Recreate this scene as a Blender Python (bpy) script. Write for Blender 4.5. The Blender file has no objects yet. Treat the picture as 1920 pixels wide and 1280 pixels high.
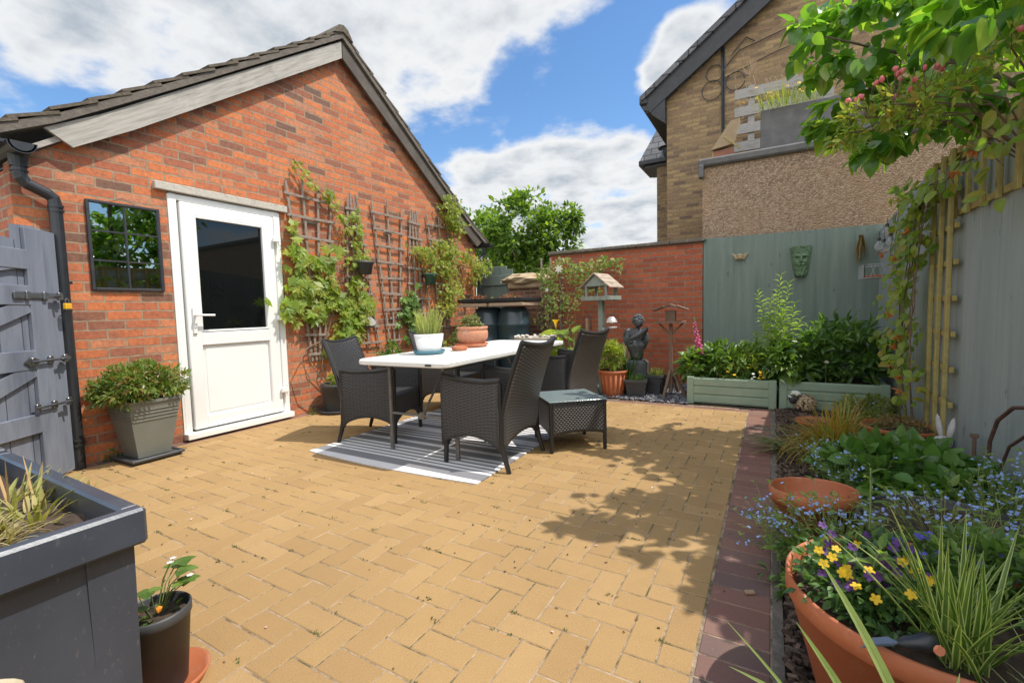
import bpy, math, random
import numpy as np
from mathutils import Vector, Matrix, noise as mnoise
SC = bpy.context.scene
COL = SC.collection
R = math.radians
# ------------------------------------------------------------------ camera
cam_d = bpy.data.cameras.new('camera'); cam = bpy.data.objects.new('camera', cam_d); COL.objects.link(cam)
cam_d.lens = 15.94; cam_d.sensor_width = 36; cam_d.clip_end = 500; cam_d.clip_start = .02
_f = Vector((-0.49585242, 0.86580713, -0.06714462)); _r = Vector((0.86832794, 0.49536512, -0.0248993)); _u = Vector((-0.01170311, 0.07064993, 0.99743252))
cam.matrix_world = Matrix(((_r.x, _u.x, -_f.x, 0), (_r.y, _u.y, -_f.y, 0), (_r.z, _u.z, -_f.z, 1.03), (0, 0, 0, 1)))
SC.camera = cam
# ------------------------------------------------------------------ light
SUN = Vector((.54, .20, 1.0)).normalized()
sd = bpy.data.lights.new('sun', 'SUN'); sd.energy = 2.7; sd.angle = R(.5); sd.color = (1, .95, .87)
so = bpy.data.objects.new('sun', sd); COL.objects.link(so); so.rotation_euler = (-SUN).to_track_quat('-Z', 'Y').to_euler(); so.location = (6, 3, 12)
SC.view_settings.view_transform = 'Standard'; SC.view_settings.look = 'None'; SC.view_settings.gamma = 1
SC.view_settings.exposure = 0.84
W = bpy.data.worlds.new('World'); SC.world = W; W.use_nodes = True
def world():
    nt = W.node_tree; N = nt.nodes; L = nt.links; N.clear()
    def nd(t, **k):
        n = N.new(t)
        for a, b in k.items(): setattr(n, a, b)
        return n
    def val(s, v):
        if isinstance(v, (int, float, tuple, list)): s.default_value = v
        else: L.new(v, s)
    def M(op, a, b=None, c=None):
        n = nd('ShaderNodeMath', operation=op); val(n.inputs[0], a)
        if b is not None: val(n.inputs[1], b)
        if c is not None: val(n.inputs[2], c)
        return n.outputs[0]
    def V(op, a, b=None):
        n = nd('ShaderNodeVectorMath', operation=op); val(n.inputs[0], a)
        if b is not None: val(n.inputs[1], b)
        return n
    tc = nd('ShaderNodeTexCoord').outputs['Generated']
    d = V('NORMALIZE', tc).outputs[0]
    sky = nd('ShaderNodeTexSky', sky_type='NISHITA', sun_disc=False, sun_elevation=math.asin(SUN.z), sun_rotation=math.atan2(SUN.x, SUN.y), air_density=1.0, dust_density=.3, ozone_density=2.2)
    sp = nd('ShaderNodeSeparateXYZ'); L.new(d, sp.inputs[0])
    zz = M('ADD', M('MAXIMUM', sp.outputs[2], 0), .22)
    cb = nd('ShaderNodeCombineXYZ'); L.new(M('DIVIDE', sp.outputs[0], zz), cb.inputs[0]); L.new(M('DIVIDE', sp.outputs[1], zz), cb.inputs[1])
    n1 = nd('ShaderNodeTexNoise'); n1.inputs['Scale'].default_value = 4.0; n1.inputs['Detail'].default_value = 12; n1.inputs['Roughness'].default_value = .55; n1.inputs['Distortion'].default_value = 0; L.new(cb.outputs[0], n1.inputs['Vector'])
    n2 = nd('ShaderNodeTexNoise'); n2.inputs['Scale'].default_value = 1.1; n2.inputs['Detail'].default_value = 3; L.new(cb.outputs[0], n2.inputs['Vector'])
    blobs = [((-.90, .19, .47), .08, 1), ((-.865, .26, .475), .08, 1), ((-.82, .34, .49), .085, 1.1), ((-.775, .43, .485), .10, 1.1), ((-.72, .52, .475), .10, 1.1), ((-.69, .565, .445), .07, .9), ((-.645, .60, .485), .10, 1.1),
             ((-.60, .64, .475), .085, 1.1), ((-.545, .69, .48), .075, 1.1), ((-.517, .72, .46), .055, 1.0), ((-.50, .70, .525), .08, 1.0), ((-.42, .74, .54), .07, .8), ((-.33, .77, .545), .07, .7), ((-.26, .79, .55), .05, .5), ((-.60, .61, .53), .10, 1.1), ((-.80, .28, .54), .2, 1.0), ((-.60, .5, .62), .2, 1),
             ((-.554, .773, .30), .045, .8), ((-.50, .81, .275), .065, 1), ((-.44, .85, .28), .06, 1), ((-.377, .88, .285), .06, 1), ((-.31, .91, .27), .06, 1.0), ((-.25, .93, .26), .06, 1.0), ((-.228, .934, .30), .04, .8), ((-.491, .851, .20), .09, 1), ((-.37, .90, .20), .10, 1), ((-.25, .94, .19), .10, 1),
             ((-.45, .88, .12), .14, 1), ((-.30, .94, .10), .14, 1), ((-.15, .97, .12), .14, 1), ((-.65, .74, .12), .12, .8), ((-.14, .868, .485), .045, 1), ((-.17, .88, .445), .04, 1), ((-.09, .885, .455), .06, 1), ((-.20, .885, .425), .025, .8), ((-.385, .81, .44), .022, .5), ((-.89, .25, .375), .03, .35), ((-.865, .34, .37), .03, .35),
             ((.7, .4, .6), .5, .8), ((.2, -.8, .5), .9, 1.2), ((-.5, -.7, .4), .5, .8), ((.6, -.3, .75), .5, 1.0)]  # this row: unseen cloud cover, added outside the view for fill light
    acc = None
    for c, s, a in blobs:
        dist = V('DISTANCE', d, c).outputs['Value']
        g = M('MULTIPLY', M('POWER', 2.718, M('MULTIPLY', M('MULTIPLY', dist, dist), -1.0 / (s * s))), a)
        acc = g if acc is None else M('ADD', acc, g)
    acc = M('MINIMUM', acc, 1.25)
    dens = M('ADD', M('MULTIPLY', acc, .66), M('SUBTRACT', M('MULTIPLY', n1.outputs['Fac'], 2.1), 1.42))
    mr = nd('ShaderNodeMapRange', interpolation_type='SMOOTHSTEP'); L.new(dens, mr.inputs[0]); mr.inputs[1].default_value = -.14; mr.inputs[2].default_value = .34
    mg = nd('ShaderNodeMapRange', interpolation_type='SMOOTHSTEP'); L.new(M('ADD', dens, M('MULTIPLY', M('SUBTRACT', n2.outputs['Fac'], .5), .7)), mg.inputs[0]); mg.inputs[1].default_value = .24; mg.inputs[2].default_value = 1.0
    cc = nd('ShaderNodeMix', data_type='RGBA'); L.new(mg.outputs[0], cc.inputs[0]); cc.inputs[6].default_value = (3.35, 3.4, 3.45, 1); cc.inputs[7].default_value = (1.45, 1.72, 2.05, 1)
    hs = nd('ShaderNodeHueSaturation'); hs.inputs['Saturation'].default_value = 1.17; hs.inputs['Value'].default_value = .74; L.new(sky.outputs[0], hs.inputs['Color'])
    # added boost: clouds out of view, overhead and behind, brightened for neutral fill light
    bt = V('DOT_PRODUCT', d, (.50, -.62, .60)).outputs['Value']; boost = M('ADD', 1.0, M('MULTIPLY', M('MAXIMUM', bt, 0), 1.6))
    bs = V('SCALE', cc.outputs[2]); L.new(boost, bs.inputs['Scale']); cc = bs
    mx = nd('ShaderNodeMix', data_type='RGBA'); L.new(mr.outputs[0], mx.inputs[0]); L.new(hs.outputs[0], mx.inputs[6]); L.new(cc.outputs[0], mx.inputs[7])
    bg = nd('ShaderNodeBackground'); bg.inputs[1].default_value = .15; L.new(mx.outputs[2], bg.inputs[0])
    o = nd('ShaderNodeOutputWorld'); L.new(bg.outputs[0], o.inputs[0])
world()
# ------------------------------------------------------------------ materials
class NT:
    def __init__(s, name):
        s.m = bpy.data.materials.new(name); s.m.use_nodes = True; s.t = s.m.node_tree; s.t.nodes.clear()
        s.out = s.t.nodes.new('ShaderNodeOutputMaterial'); s.b = s.t.nodes.new('ShaderNodeBsdfPrincipled'); s.t.links.new(s.b.outputs[0], s.out.inputs[0])
    def n(s, t, **k):
        x = s.t.nodes.new(t)
        for a, b in k.items(): setattr(x, a, b)
        return x
    def l(s, a, b): s.t.links.new(a, b)
    def v(s, sock, v):
        if isinstance(v, (int, float, tuple, list)): sock.default_value = v
        else: s.l(v, sock)
    def M(s, op, a, b=None, c=None):
        n = s.n('ShaderNodeMath', operation=op); s.v(n.inputs[0], a)
        if b is not None: s.v(n.inputs[1], b)
        if c is not None: s.v(n.inputs[2], c)
        return n.outputs[0]
    def co(s, kind='Object'): return s.n('ShaderNodeTexCoord').outputs[kind]
    def noise(s, scale, detail=4, rough=.55, vec=None, dist=0):
        n = s.n('ShaderNodeTexNoise'); n.inputs['Scale'].default_value = scale; n.inputs['Detail'].default_value = detail; n.inputs['Roughness'].default_value = rough; n.inputs['Distortion'].default_value = dist
        s.l(vec if vec is not None else s.co(), n.inputs['Vector']); return n.outputs['Fac']
    def ramp(s, f, stops, interp='LINEAR'):
        r = s.n('ShaderNodeValToRGB'); s.l(f, r.inputs[0]); e = r.color_ramp; e.interpolation = interp
        while len(e.elements) < len(stops): e.elements.new(.5)
        for i, (p, c) in enumerate(stops): e.elements[i].position = p; e.elements[i].color = tuple(c) + (1,) if len(c) == 3 else c
        return r.outputs[0]
    def mix(s, f, a, b, blend='MIX'):
        n = s.n('ShaderNodeMix', data_type='RGBA', blend_type=blend); s.v(n.inputs[0], f)
        for i, q in ((6, a), (7, b)):
            if isinstance(q, tuple): n.inputs[i].default_value = q + (1,) if len(q) == 3 else q
            else: s.l(q, n.inputs[i])
        return n.outputs[2]
    def rng(s, f, a, b, c=0, d=1):
        n = s.n('ShaderNodeMapRange'); s.l(f, n.inputs[0])
        for i, q in enumerate((a, b, c, d)): n.inputs[i + 1].default_value = q
        return n.outputs[0]
    def bump(s, h, st=.3, dist=.01, nrm=None):
        n = s.n('ShaderNodeBump'); n.inputs['Strength'].default_value = st; n.inputs['Distance'].default_value = dist; s.l(h, n.inputs['Height'])
        if nrm is not None: s.l(nrm, n.inputs['Normal'])
        s.l(n.outputs[0], s.b.inputs['Normal']); return n.outputs[0]
    def base(s, c, rough=.7, metal=0, spec=None):
        if isinstance(c, tuple): s.b.inputs['Base Color'].default_value = c + (1,)
        else: s.l(c, s.b.inputs['Base Color'])
        s.v(s.b.inputs['Roughness'], rough); s.b.inputs['Metallic'].default_value = metal
        if spec is not None: s.b.inputs['Specular IOR Level'].default_value = spec
        return s
def pm(name, c1, c2=None, scale=6, rough=.7, bump=0, bscale=60, metal=0, spec=None, stretch=None, c3=None, fine=0):
    s = NT(name); c2 = c2 or tuple(x * .8 for x in c1)
    vec = s.co()
    if stretch:
        mp = s.n('ShaderNodeMapping'); mp.inputs['Scale'].default_value = stretch; s.l(vec, mp.inputs[0]); vec = mp.outputs[0]
    st = [(.32, c1), (.68, c2)] if c3 is None else [(.3, c1), (.5, c2), (.72, c3)]
    col = s.ramp(s.noise(scale, 6, .6, vec), st)
    if fine: col = s.mix(fine, col, s.ramp(s.noise(bscale * 2, 3, .7, vec), [(.35, (.0, .0, .0)), (.65, (1, 1, 1))]), 'OVERLAY')
    s.base(col, rough, metal, spec)
    if bump: s.bump(s.noise(bscale, 5, .65, vec), bump, .01)
    return s.m
def leafm(name, cols, rough=.42, trans=.35, spec=.5):
    s = NT(name); g = s.n('ShaderNodeNewGeometry')
    c = s.ramp(g.outputs['Random Per Island'], [(i / max(1, len(cols) - 1), q) for i, q in enumerate(cols)])
    c = s.mix(.22, c, s.ramp(s.noise(35, 2), [(.3, (.35, .35, .3)), (.7, (1, 1, .9))]), 'MULTIPLY')
    s.base(c, rough, 0, spec)
    t = s.n('ShaderNodeBsdfTranslucent'); s.l(s.mix(1.0, c, (2.0, 2.1, .8), 'MULTIPLY'), t.inputs[0])
    mx = s.n('ShaderNodeMixShader'); mx.inputs[0].default_value = trans; s.l(s.b.outputs[0], mx.inputs[1]); s.l(t.outputs[0], mx.inputs[2]); s.l(mx.outputs[0], s.out.inputs[0])
    return s.m
def brickm(name, axes, bw, bh, mortar, cols, mcol, off=.5, rough=.8, msize=.009, dark=None, warp=.004, patch=None):
    """cols: ramp stops for the per-brick colour; axes maps object coords to (u,v)"""
    s = NT(name); sp = s.n('ShaderNodeSeparateXYZ'); s.l(s.co(), sp.inputs[0])
    wn = s.noise(9, 3); cb = s.n('ShaderNodeCombineXYZ')
    s.l(s.M('ADD', sp.outputs[axes[0]], s.M('MULTIPLY', s.M('SUBTRACT', wn, .5), warp)), cb.inputs[0])
    s.l(s.M('ADD', sp.outputs[axes[1]], s.M('MULTIPLY', s.M('SUBTRACT', s.noise(14, 3), .5), warp * 2)), cb.inputs[1])
    b = s.n('ShaderNodeTexBrick', offset=off); s.l(cb.outputs[0], b.inputs['Vector'])
    for k, v in (('Color1', (0, 0, 0, 1)), ('Color2', (1, 1, 1, 1)), ('Mortar', (.5, .5, .5, 1)), ('Scale', 1), ('Mortar Size', msize * .5), ('Mortar Smooth', .15), ('Bias', 0), ('Brick Width', bw), ('Row Height', bh)): b.inputs[k].default_value = v
    col = s.ramp(b.outputs['Color'], cols)
    if dark:  # sooty blotches with a shape of their own
        f = s.rng(s.noise(7, 6, .7), .56, .72, 0, .75); col = s.mix(f, col, dark)
    if patch:
        f = s.rng(s.noise(2.2, 5, .6), .5, .68, 0, .6); col = s.mix(f, col, patch)
    col = s.mix(.6, col, s.ramp(s.noise(34, 6, .75), [(.32, (.22, .20, .20)), (.5, (.5, .5, .5)), (.7, (.72, .70, .68))]), 'OVERLAY')
    col = s.mix(.5, col, s.ramp(s.noise(120, 3, .7), [(.3, (.3, .3, .3)), (.7, (.7, .7, .7))]), 'OVERLAY')
    mc = s.ramp(s.noise(18, 4), [(.35, mcol), (.7, tuple(x * .62 for x in mcol))])
    s.base(s.mix(b.outputs['Fac'], col, mc), rough)
    h = s.M('ADD', s.M('MULTIPLY', b.outputs['Fac'], -1.0), s.M('MULTIPLY', s.noise(70, 5, .7), .35))
    s.bump(h, .9, .007)
    return s.m
def glassm(name, col=(1, 1, 1), rough=.02, black=False):
    s = NT(name)
    if black: s.base(col, rough, 0, .5)
    else:
        s.base(col, rough); s.b.inputs['Transmission Weight'].default_value = 1; s.b.inputs['IOR'].default_value = 1.45
    return s.m
# ------------------------------------------------------------------ mesh builder
class MB:
    def __init__(s): s.V = []; s.F = {}; s.n = 0; s.UV = []
    def add(s, V, F, uv=None):
        V = np.asarray(V, float).reshape(-1, 3); s.V.append(V); s.UV.append(np.zeros((len(V), 2)) if uv is None else np.asarray(uv, float))
        for f in F:
            f = np.asarray(f, int)
            if f.ndim == 1: f = f[None]
            s.F.setdefault(f.shape[1], []).append(f + s.n)
        s.n += len(V); return s
    def box(s, c, d, rz=0, rx=0, ry=0, bev=0):
        x, y, z = np.array(d) / 2.0
        if bev:
            b = min(bev, x * .49, y * .49, z * .49); P = []
            for sx in (-1, 1):
                for sy in (-1, 1):
                    for sz in (-1, 1): P += [(sx * x, sy * (y - b), sz * (z - b)), (sx * (x - b), sy * y, sz * (z - b)), (sx * (x - b), sy * (y - b), sz * z)]
            F = []
            def i(a, b_, c_, k): return (a * 4 + b_ * 2 + c_) * 3 + k
            F.append([i(1, 0, 0, 0), i(1, 1, 0, 0), i(1, 1, 1, 0), i(1, 0, 1, 0)]); F.append([i(0, 0, 0, 0), i(0, 0, 1, 0), i(0, 1, 1, 0), i(0, 1, 0, 0)])
            F.append([i(0, 1, 0, 1), i(0, 1, 1, 1), i(1, 1, 1, 1), i(1, 1, 0, 1)]); F.append([i(0, 0, 0, 1), i(1, 0, 0, 1), i(1, 0, 1, 1), i(0, 0, 1, 1)])
            F.append([i(0, 0, 1, 2), i(1, 0, 1, 2), i(1, 1, 1, 2), i(0, 1, 1, 2)]); F.append([i(0, 0, 0, 2), i(0, 1, 0, 2), i(1, 1, 0, 2), i(1, 0, 0, 2)])
            for a in (0, 1):
                for c_ in (0, 1): F.append([i(a, 0, c_, 1), i(a, 0, c_, 0), i(a, 0, c_, 0), i(a, 0, c_, 1)][:0] or [i(a, 0, c_, 0), i(a, 1, c_, 0), i(a, 1, c_, 2), i(a, 0, c_, 2)])
                for b_ in (0, 1): F.append([i(a, b_, 0, 0), i(a, b_, 1, 0), i(a, b_, 1, 1), i(a, b_, 0, 1)])
            for b_ in (0, 1):
                for c_ in (0, 1): F.append([i(0, b_, c_, 1), i(1, b_, c_, 1), i(1, b_, c_, 2), i(0, b_, c_, 2)])
            T = [[i(a, b_, c_, 0), i(a, b_, c_, 1), i(a, b_, c_, 2)] for a in (0, 1) for b_ in (0, 1) for c_ in (0, 1)]
            P = np.array(P); F = F + T
        else:
            P = np.array([(a * x, b * y, c_ * z) for a in (-1, 1) for b in (-1, 1) for c_ in (-1, 1)])
            F = [[0, 1, 3, 2], [4, 6, 7, 5], [0, 4, 5, 1], [2, 3, 7, 6], [0, 2, 6, 4], [1, 5, 7, 3]]
        if rx or ry or rz:
            m = np.array((Matrix.Rotation(rz, 3, 'Z') @ Matrix.Rotation(ry, 3, 'Y') @ Matrix.Rotation(rx, 3, 'X'))); P = P @ m.T
        return s.add(P + np.array(c), F)
    def beam(s, a, b, w, h, up=(0, 0, 1), bev=0):
        a = Vector(a); b = Vector(b); d = b - a; L = d.length; d.normalize(); u = Vector(up)
        if abs(d.dot(u)) > .98: u = Vector((1, 0, 0)) if abs(d.x) < .9 else Vector((0, 1, 0))
        sd_ = d.cross(u).normalized(); u = sd_.cross(d); k = s.n
        s.box((0, 0, 0), (L, w, h), bev=bev); m = np.array([d, -sd_, u]); s.V[-1] = s.V[-1] @ m + np.array((a + b) / 2); return s
    def tube(s, pts, r, seg=8, cap=True):
        pts = [Vector(p) for p in pts]; n = len(pts); rr = r if isinstance(r, (list, tuple)) else [r] * n
        V = []; t0 = (pts[1] - pts[0]).normalized(); u = t0.orthogonal().normalized()
        for i in range(n):
            t = (pts[min(i + 1, n - 1)] - pts[max(i - 1, 0)]).normalized(); u = (u - t * u.dot(t)); u = u.normalized() if u.length > 1e-6 else t.orthogonal().normalized(); w = t.cross(u)
            for k in range(seg):
                a = 2 * math.pi * k / seg; V.append(pts[i] + (u * math.cos(a) + w * math.sin(a)) * rr[i])
        F = [[i * seg + k, i * seg + (k + 1) % seg, (i + 1) * seg + (k + 1) % seg, (i + 1) * seg + k] for i in range(n - 1) for k in range(seg)]
        s.add([tuple(v) for v in V], F)
        if cap: s.add([tuple(v) for v in V[:seg]], [list(range(seg))[::-1]]); s.add([tuple(v) for v in V[-seg:]], [list(range(seg))])
        return s
    def lathe(s, prof, c=(0, 0, 0), seg=32, sx=1, sy=1, wob=None, closed=False):
        V = []; F = []; n = len(prof)
        for i, (r, z) in enumerate(prof):
            for k in range(seg):
                a = 2 * math.pi * k / seg; q = 1 if wob is None else wob(a, z, i)
                V.append((c[0] + r * q * math.cos(a) * sx, c[1] + r * q * math.sin(a) * sy, c[2] + z))
        rows = n if closed else n - 1
        for i in range(rows):
            for k in range(seg): F.append([i * seg + k, i * seg + (k + 1) % seg, ((i + 1) % n) * seg + (k + 1) % seg, ((i + 1) % n) * seg + k])
        return s.add(V, F)
    def prism(s, poly, axis, a, b):
        """poly 2D points in the plane normal to axis, extruded from a to b"""
        def P(p, t): return {0: (t, p[0], p[1]), 1: (p[0], t, p[1]), 2: (p[0], p[1], t)}[axis]
        n = len(poly); V = [P(p, a) for p in poly] + [P(p, b) for p in poly]
        F = [[i, (i + 1) % n, n + (i + 1) % n, n + i] for i in range(n)]
        s.add(V, F); s.add(V[:n], [list(range(n))[::-1]]); s.add(V[n:], [list(range(n))]); return s
    def frust(s, b, t, h, c=(0, 0, 0), rz=0):
        """square tapered solid: bottom (bx,by) top (tx,ty)"""
        V = [(sx * q[0] / 2, sy * q[1] / 2, z) for q, z in ((b, 0), (t, h)) for sx, sy in ((-1, -1), (1, -1), (1, 1), (-1, 1))]
        m = np.array(Matrix.Rotation(rz, 3, 'Z')); V = np.array(V) @ m.T + np.array(c)
        return s.add(V, [[3, 2, 1, 0], [4, 5, 6, 7], [0, 1, 5, 4], [1, 2, 6, 5], [2, 3, 7, 6], [3, 0, 4, 7]])
    def blob(s, c, r, sub=2, amp=.15, freq=3, seed=0):
        import bmesh
        bm = bmesh.new(); bmesh.ops.create_icosphere(bm, subdivisions=sub, radius=1)
        r = (r, r, r) if isinstance(r, (int, float)) else r; V = []
        for v in bm.verts:
            q = 1 + amp * mnoise.noise(v.co * freq + Vector((seed * 7.1, seed * 3.3, seed))) * 2
            V.append((c[0] + v.co.x * r[0] * q, c[1] + v.co.y * r[1] * q, c[2] + v.co.z * r[2] * q))
        F = [[v.index for v in f.verts] for f in bm.faces]; bm.free(); return s.add(V, F)
    def leaves(s, P, D, L, Wd, tmpl='ovate', U=None, rng=None):
        """P,D (n,3); L,Wd length/width arrays; every leaf is a small folded mesh"""
        T, F = LEAF[tmpl]; P = np.asarray(P, float); D = np.asarray(D, float); n = len(P)
        if n == 0: return s
        rng = rng or np.random
        D = D / np.maximum(np.linalg.norm(D, axis=1, keepdims=True), 1e-6)
        if U is None: U = np.tile((0, 0, 1.), (n, 1)) + rng.normal(0, .45, (n, 3))
        S = np.cross(U, D); S /= np.maximum(np.linalg.norm(S, axis=1, keepdims=True), 1e-6); Nn = np.cross(D, S)
        L = np.broadcast_to(L, (n,)); Wd = np.broadcast_to(Wd, (n,))
        V = P[:, None, :] + T[None, :, 0, None] * (D * L[:, None])[:, None, :] + T[None, :, 1, None] * (S * Wd[:, None])[:, None, :] + T[None, :, 2, None] * (Nn * L[:, None])[:, None, :]
        k = len(T); offs = (np.arange(n) * k)[:, None, None]; FF = []
        for fl in F: fl = np.asarray(fl); FF.append((fl[None] + offs).reshape(-1, fl.shape[1]))
        return s.add(V.reshape(-1, 3), FF)
    def striped(s, E, p0, dr, L, w, droop=.5, seg=6, k=0):
        """striped grass blade: centre strips go to s, pale edge strips to E"""
        d = Vector(dr).normalized(); p = Vector(p0); side = d.cross(Vector((0, 0, 1))).normalized(); V = []; st = L / seg
        for i in range(seg + 1):
            t = i / seg; ww = w * (1 - t ** 2.4) * (.7 + .3 * min(1, t * 4)) * .5 + .0003; nrm = side.cross(d)
            V.append([tuple(p + side * ww * q + nrm * ww * .3 * abs(q)) for q in (-1, -.62, 0, .62, 1)]); p = p + d * st; d = (d + Vector((0, 0, -1)) * droop / seg * (.6 + t)).normalized()
        C_ = [v for r_ in V for v in r_[1:4]]; s.add(C_, [[i * 3 + j, i * 3 + j + 1, i * 3 + j + 4, i * 3 + j + 3] for i in range(seg) for j in (0, 1)])
        for a_ in (0, 3): E.add([v for r_ in V for v in r_[a_:a_ + 2]], [[i * 2, i * 2 + 1, i * 2 + 3, i * 2 + 2] for i in range(seg)])
    def blade(s, p0, dr, L, w, droop=.5, seg=6, tw=0, fold=.25):
        """grass blade arching over: dr initial direction"""
        d = Vector(dr).normalized(); p = Vector(p0); side = d.cross(Vector((0, 0, 1)))
        side = side.normalized() if side.length > .05 else Vector((math.cos(tw * 5), math.sin(tw * 5), 0)); V = []; st = L / seg
        for i in range(seg + 1):
            t = i / seg; ww = w * (1 - t ** 2.2) * (.65 + .35 * min(1, t * 4)) * .5 + .0004
            nrm = side.cross(d)
            V += [p - side * ww + nrm * ww * fold, p, p + side * ww + nrm * ww * fold]
            p = p + d * st; d = (d + Vector((0, 0, -1)) * droop / seg * (.6 + t)).normalized()
        F = [[i * 3 + j, i * 3 + j + 1, i * 3 + j + 4, i * 3 + j + 3] for i in range(seg) for j in (0, 1)]
        return s.add([tuple(v) for v in V], F)
    def build(s, name, mat, parent=None, smooth=False, loc=None, uv=False):
        me = bpy.data.meshes.new(name); V = np.concatenate(s.V); me.vertices.add(len(V)); 
        me.vertices.foreach_set('co', V.astype(np.float32).ravel())
        li = []; ls = []; tot = []; p = 0
        for k, fs in s.F.items():
            f = np.concatenate(fs); li.append(f.ravel()); ls.append(p + np.arange(len(f)) * k); p += f.size
        li = np.concatenate(li).astype(np.int32); ls = np.concatenate(ls).astype(np.int32)
        me.loops.add(len(li)); me.loops.foreach_set('vertex_index', li); me.polygons.add(len(ls)); me.polygons.foreach_set('loop_start', ls)
        me.polygons.foreach_set('use_smooth', np.full(len(ls), bool(smooth)))
        if uv:
            u = me.uv_layers.new(name='uv'); UV = np.concatenate(s.UV); u.data.foreach_set('uv', UV[li].astype(np.float32).ravel())
        me.update(calc_edges=True); me.validate()
        if mat: me.materials.append(mat)
        o = bpy.data.objects.new(name, me); COL.objects.link(o)
        if parent is not None: o.parent = parent
        if loc is not None: o.location = loc
        return o
def _quadleaf(w, curl=.08):
    T = np.array([(0, 0, 0), (.3, 0, .0), (.65, 0, -.01), (1, 0, -curl * 1.4), (.22, w[0], curl * .8), (.6, w[1], curl * .7), (.22, -w[0], curl * .8), (.6, -w[1], curl * .7)])
    return T, [np.array([[0, 1, 4], [2, 3, 5], [0, 6, 1], [2, 7, 3]]), np.array([[1, 2, 5, 4], [1, 6, 7, 2]])]
def _broad():
    ts = (0, .12, .32, .55, .78, 1.0); ws = (.0, .38, .56, .50, .28, 0); T = []; 
    for t, w in zip(ts, ws):
        z = -.16 * t * t; T += [(t - (.05 if w > .3 and t < .2 else 0), w, z + .10 * w), (t, w * .5, z + .055 * w), (t, 0, z - .01), (t, -w * .5, z + .055 * w), (t - (.05 if w > .3 and t < .2 else 0), -w, z + .10 * w)]
    F = []
    for i in range(5):
        for j in range(4): F.append([i * 5 + j, i * 5 + j + 1, i * 5 + 5 + j + 1, i * 5 + 5 + j])
    return np.array(T), [np.array(F)]
def _lobed():
    a = [(0, .0), (.28, .9), (.5, .45), (.9, .62), (.7, .25), (1.25, 0), (.7, -.25), (.9, -.62), (.5, -.45), (.28, -.9)]
    T = np.array([(.4, 0, .0)] + [(-.12 if i == 0 else x * .8, y * .62, -.06 + .05 * ((i % 2))) for i, (x, y) in enumerate(a)])
    return T, [np.array([[0, 1 + i, 1 + (i + 1) % 10] for i in range(10)])]
LEAF = {'ovate': _quadleaf((.42, .40)), 'lance': _quadleaf((.5, .42), .12), 'heart': _broad(), 'lobed': _lobed(),
        'petal': (np.array([(0, 0, 0), (.4, .42, .08), (.85, .36, .08), (1, 0, .03), (.85, -.36, .08), (.4, -.42, .08)]), [np.array([[0, 1, 2, 3, 4, 5]])])}
# ------------------------------------------------------------------ things
def tag(o, label, cat, group=None):
    o['label'] = label; o['category'] = cat
    if group: o['group'] = group
    return o
def thing(name, label, cat, loc=(0, 0, 0), rz=0, group=None):
    o = bpy.data.objects.new(name, None); COL.objects.link(o); o.location = loc; o.rotation_euler = (0, 0, rz); o.empty_display_size = .1
    return tag(o, label, cat, group)
def struct(o, kind='structure', label=None): 
    o['kind'] = kind
    if label: o['label'] = label
    return o
def dup(root, loc, rz=0, label=None):
    r = root.copy(); COL.objects.link(r); r.location = loc; r.rotation_euler = (0, 0, rz)
    if label: r['label'] = label
    for ch in list(root.children):
        c = ch.copy(); COL.objects.link(c); c.parent = r
        for g in ch.children:
            d = g.copy(); COL.objects.link(d); d.parent = c
    return r
rnd = random.Random(7); nr = np.random.RandomState(11); np.random.seed(5)
# ------------------------------------------------------------------ palette
M_brick = brickm('red_brick_wall', (1, 2), .222, .069, .01, [(0, (.14, .08, .055)), (.08, (.24, .095, .055)), (.22, (.36, .11, .055)), (.45, (.48, .14, .052)), (.8, (.57, .18, .062)), (1, (.42, .19, .11))], (.36, .25, .16), dark=(.13, .08, .06), patch=(.30, .115, .07), msize=.014, warp=.009)
M_brick2 = brickm('orange_brick_wall', (0, 2), .215, .068, .01, [(0, (.30, .075, .035)), (.5, (.40, .095, .04)), (1, (.46, .12, .05))], (.30, .22, .16), msize=.013, patch=(.28, .075, .04), warp=.006)
M_stock = brickm('stock_brick_wall', (0, 2), .215, .067, .01, [(0, (.15, .095, .065)), (.2, (.24, .15, .08)), (.55, (.33, .22, .105)), (.85, (.37, .25, .12)), (1, (.25, .145, .09))], (.30, .22, .12), dark=(.11, .075, .05), msize=.02, warp=.012, patch=(.24, .15, .09))
M_paver = None
def mk_paver(name, stops, spec=.25):
    s = NT(name); g = s.n('ShaderNodeNewGeometry'); c = s.ramp(g.outputs['Random Per Island'], stops)
    c = s.mix(.55, c, s.ramp(s.noise(260, 3, .75), [(.3, (.3, .3, .3)), (.7, (.7, .7, .7))]), 'OVERLAY')
    c = s.mix(s.rng(s.noise(1.6, 5, .65), .42, .75, 0, .38), c, (.24, .155, .075))
    c = s.mix(s.rng(s.noise(330, 1, .5), .69, .72, 0, .75), c, (.10, .07, .04)); c = s.mix(s.rng(s.noise(300, 1, .5), .27, .24, 0, .6), c, (.62, .50, .36)); c = s.mix(s.rng(s.noise(9, 6, .8), .60, .74, 0, .3), c, (.22, .15, .085))
    s.base(c, .82, 0, spec); s.bump(s.noise(300, 4, .7), .35, .003); return s.m
M_paver = mk_paver('yellow_paver', [(0, (.33, .205, .088)), (.25, (.355, .222, .094)), (.8, (.37, .234, .10)), (1, (.40, .255, .115))])
M_plum = mk_paver('plum_paver', [(0, (.13, .095, .09)), (.3, (.20, .10, .08)), (.7, (.24, .125, .10)), (1, (.155, .11, .10))])
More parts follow.
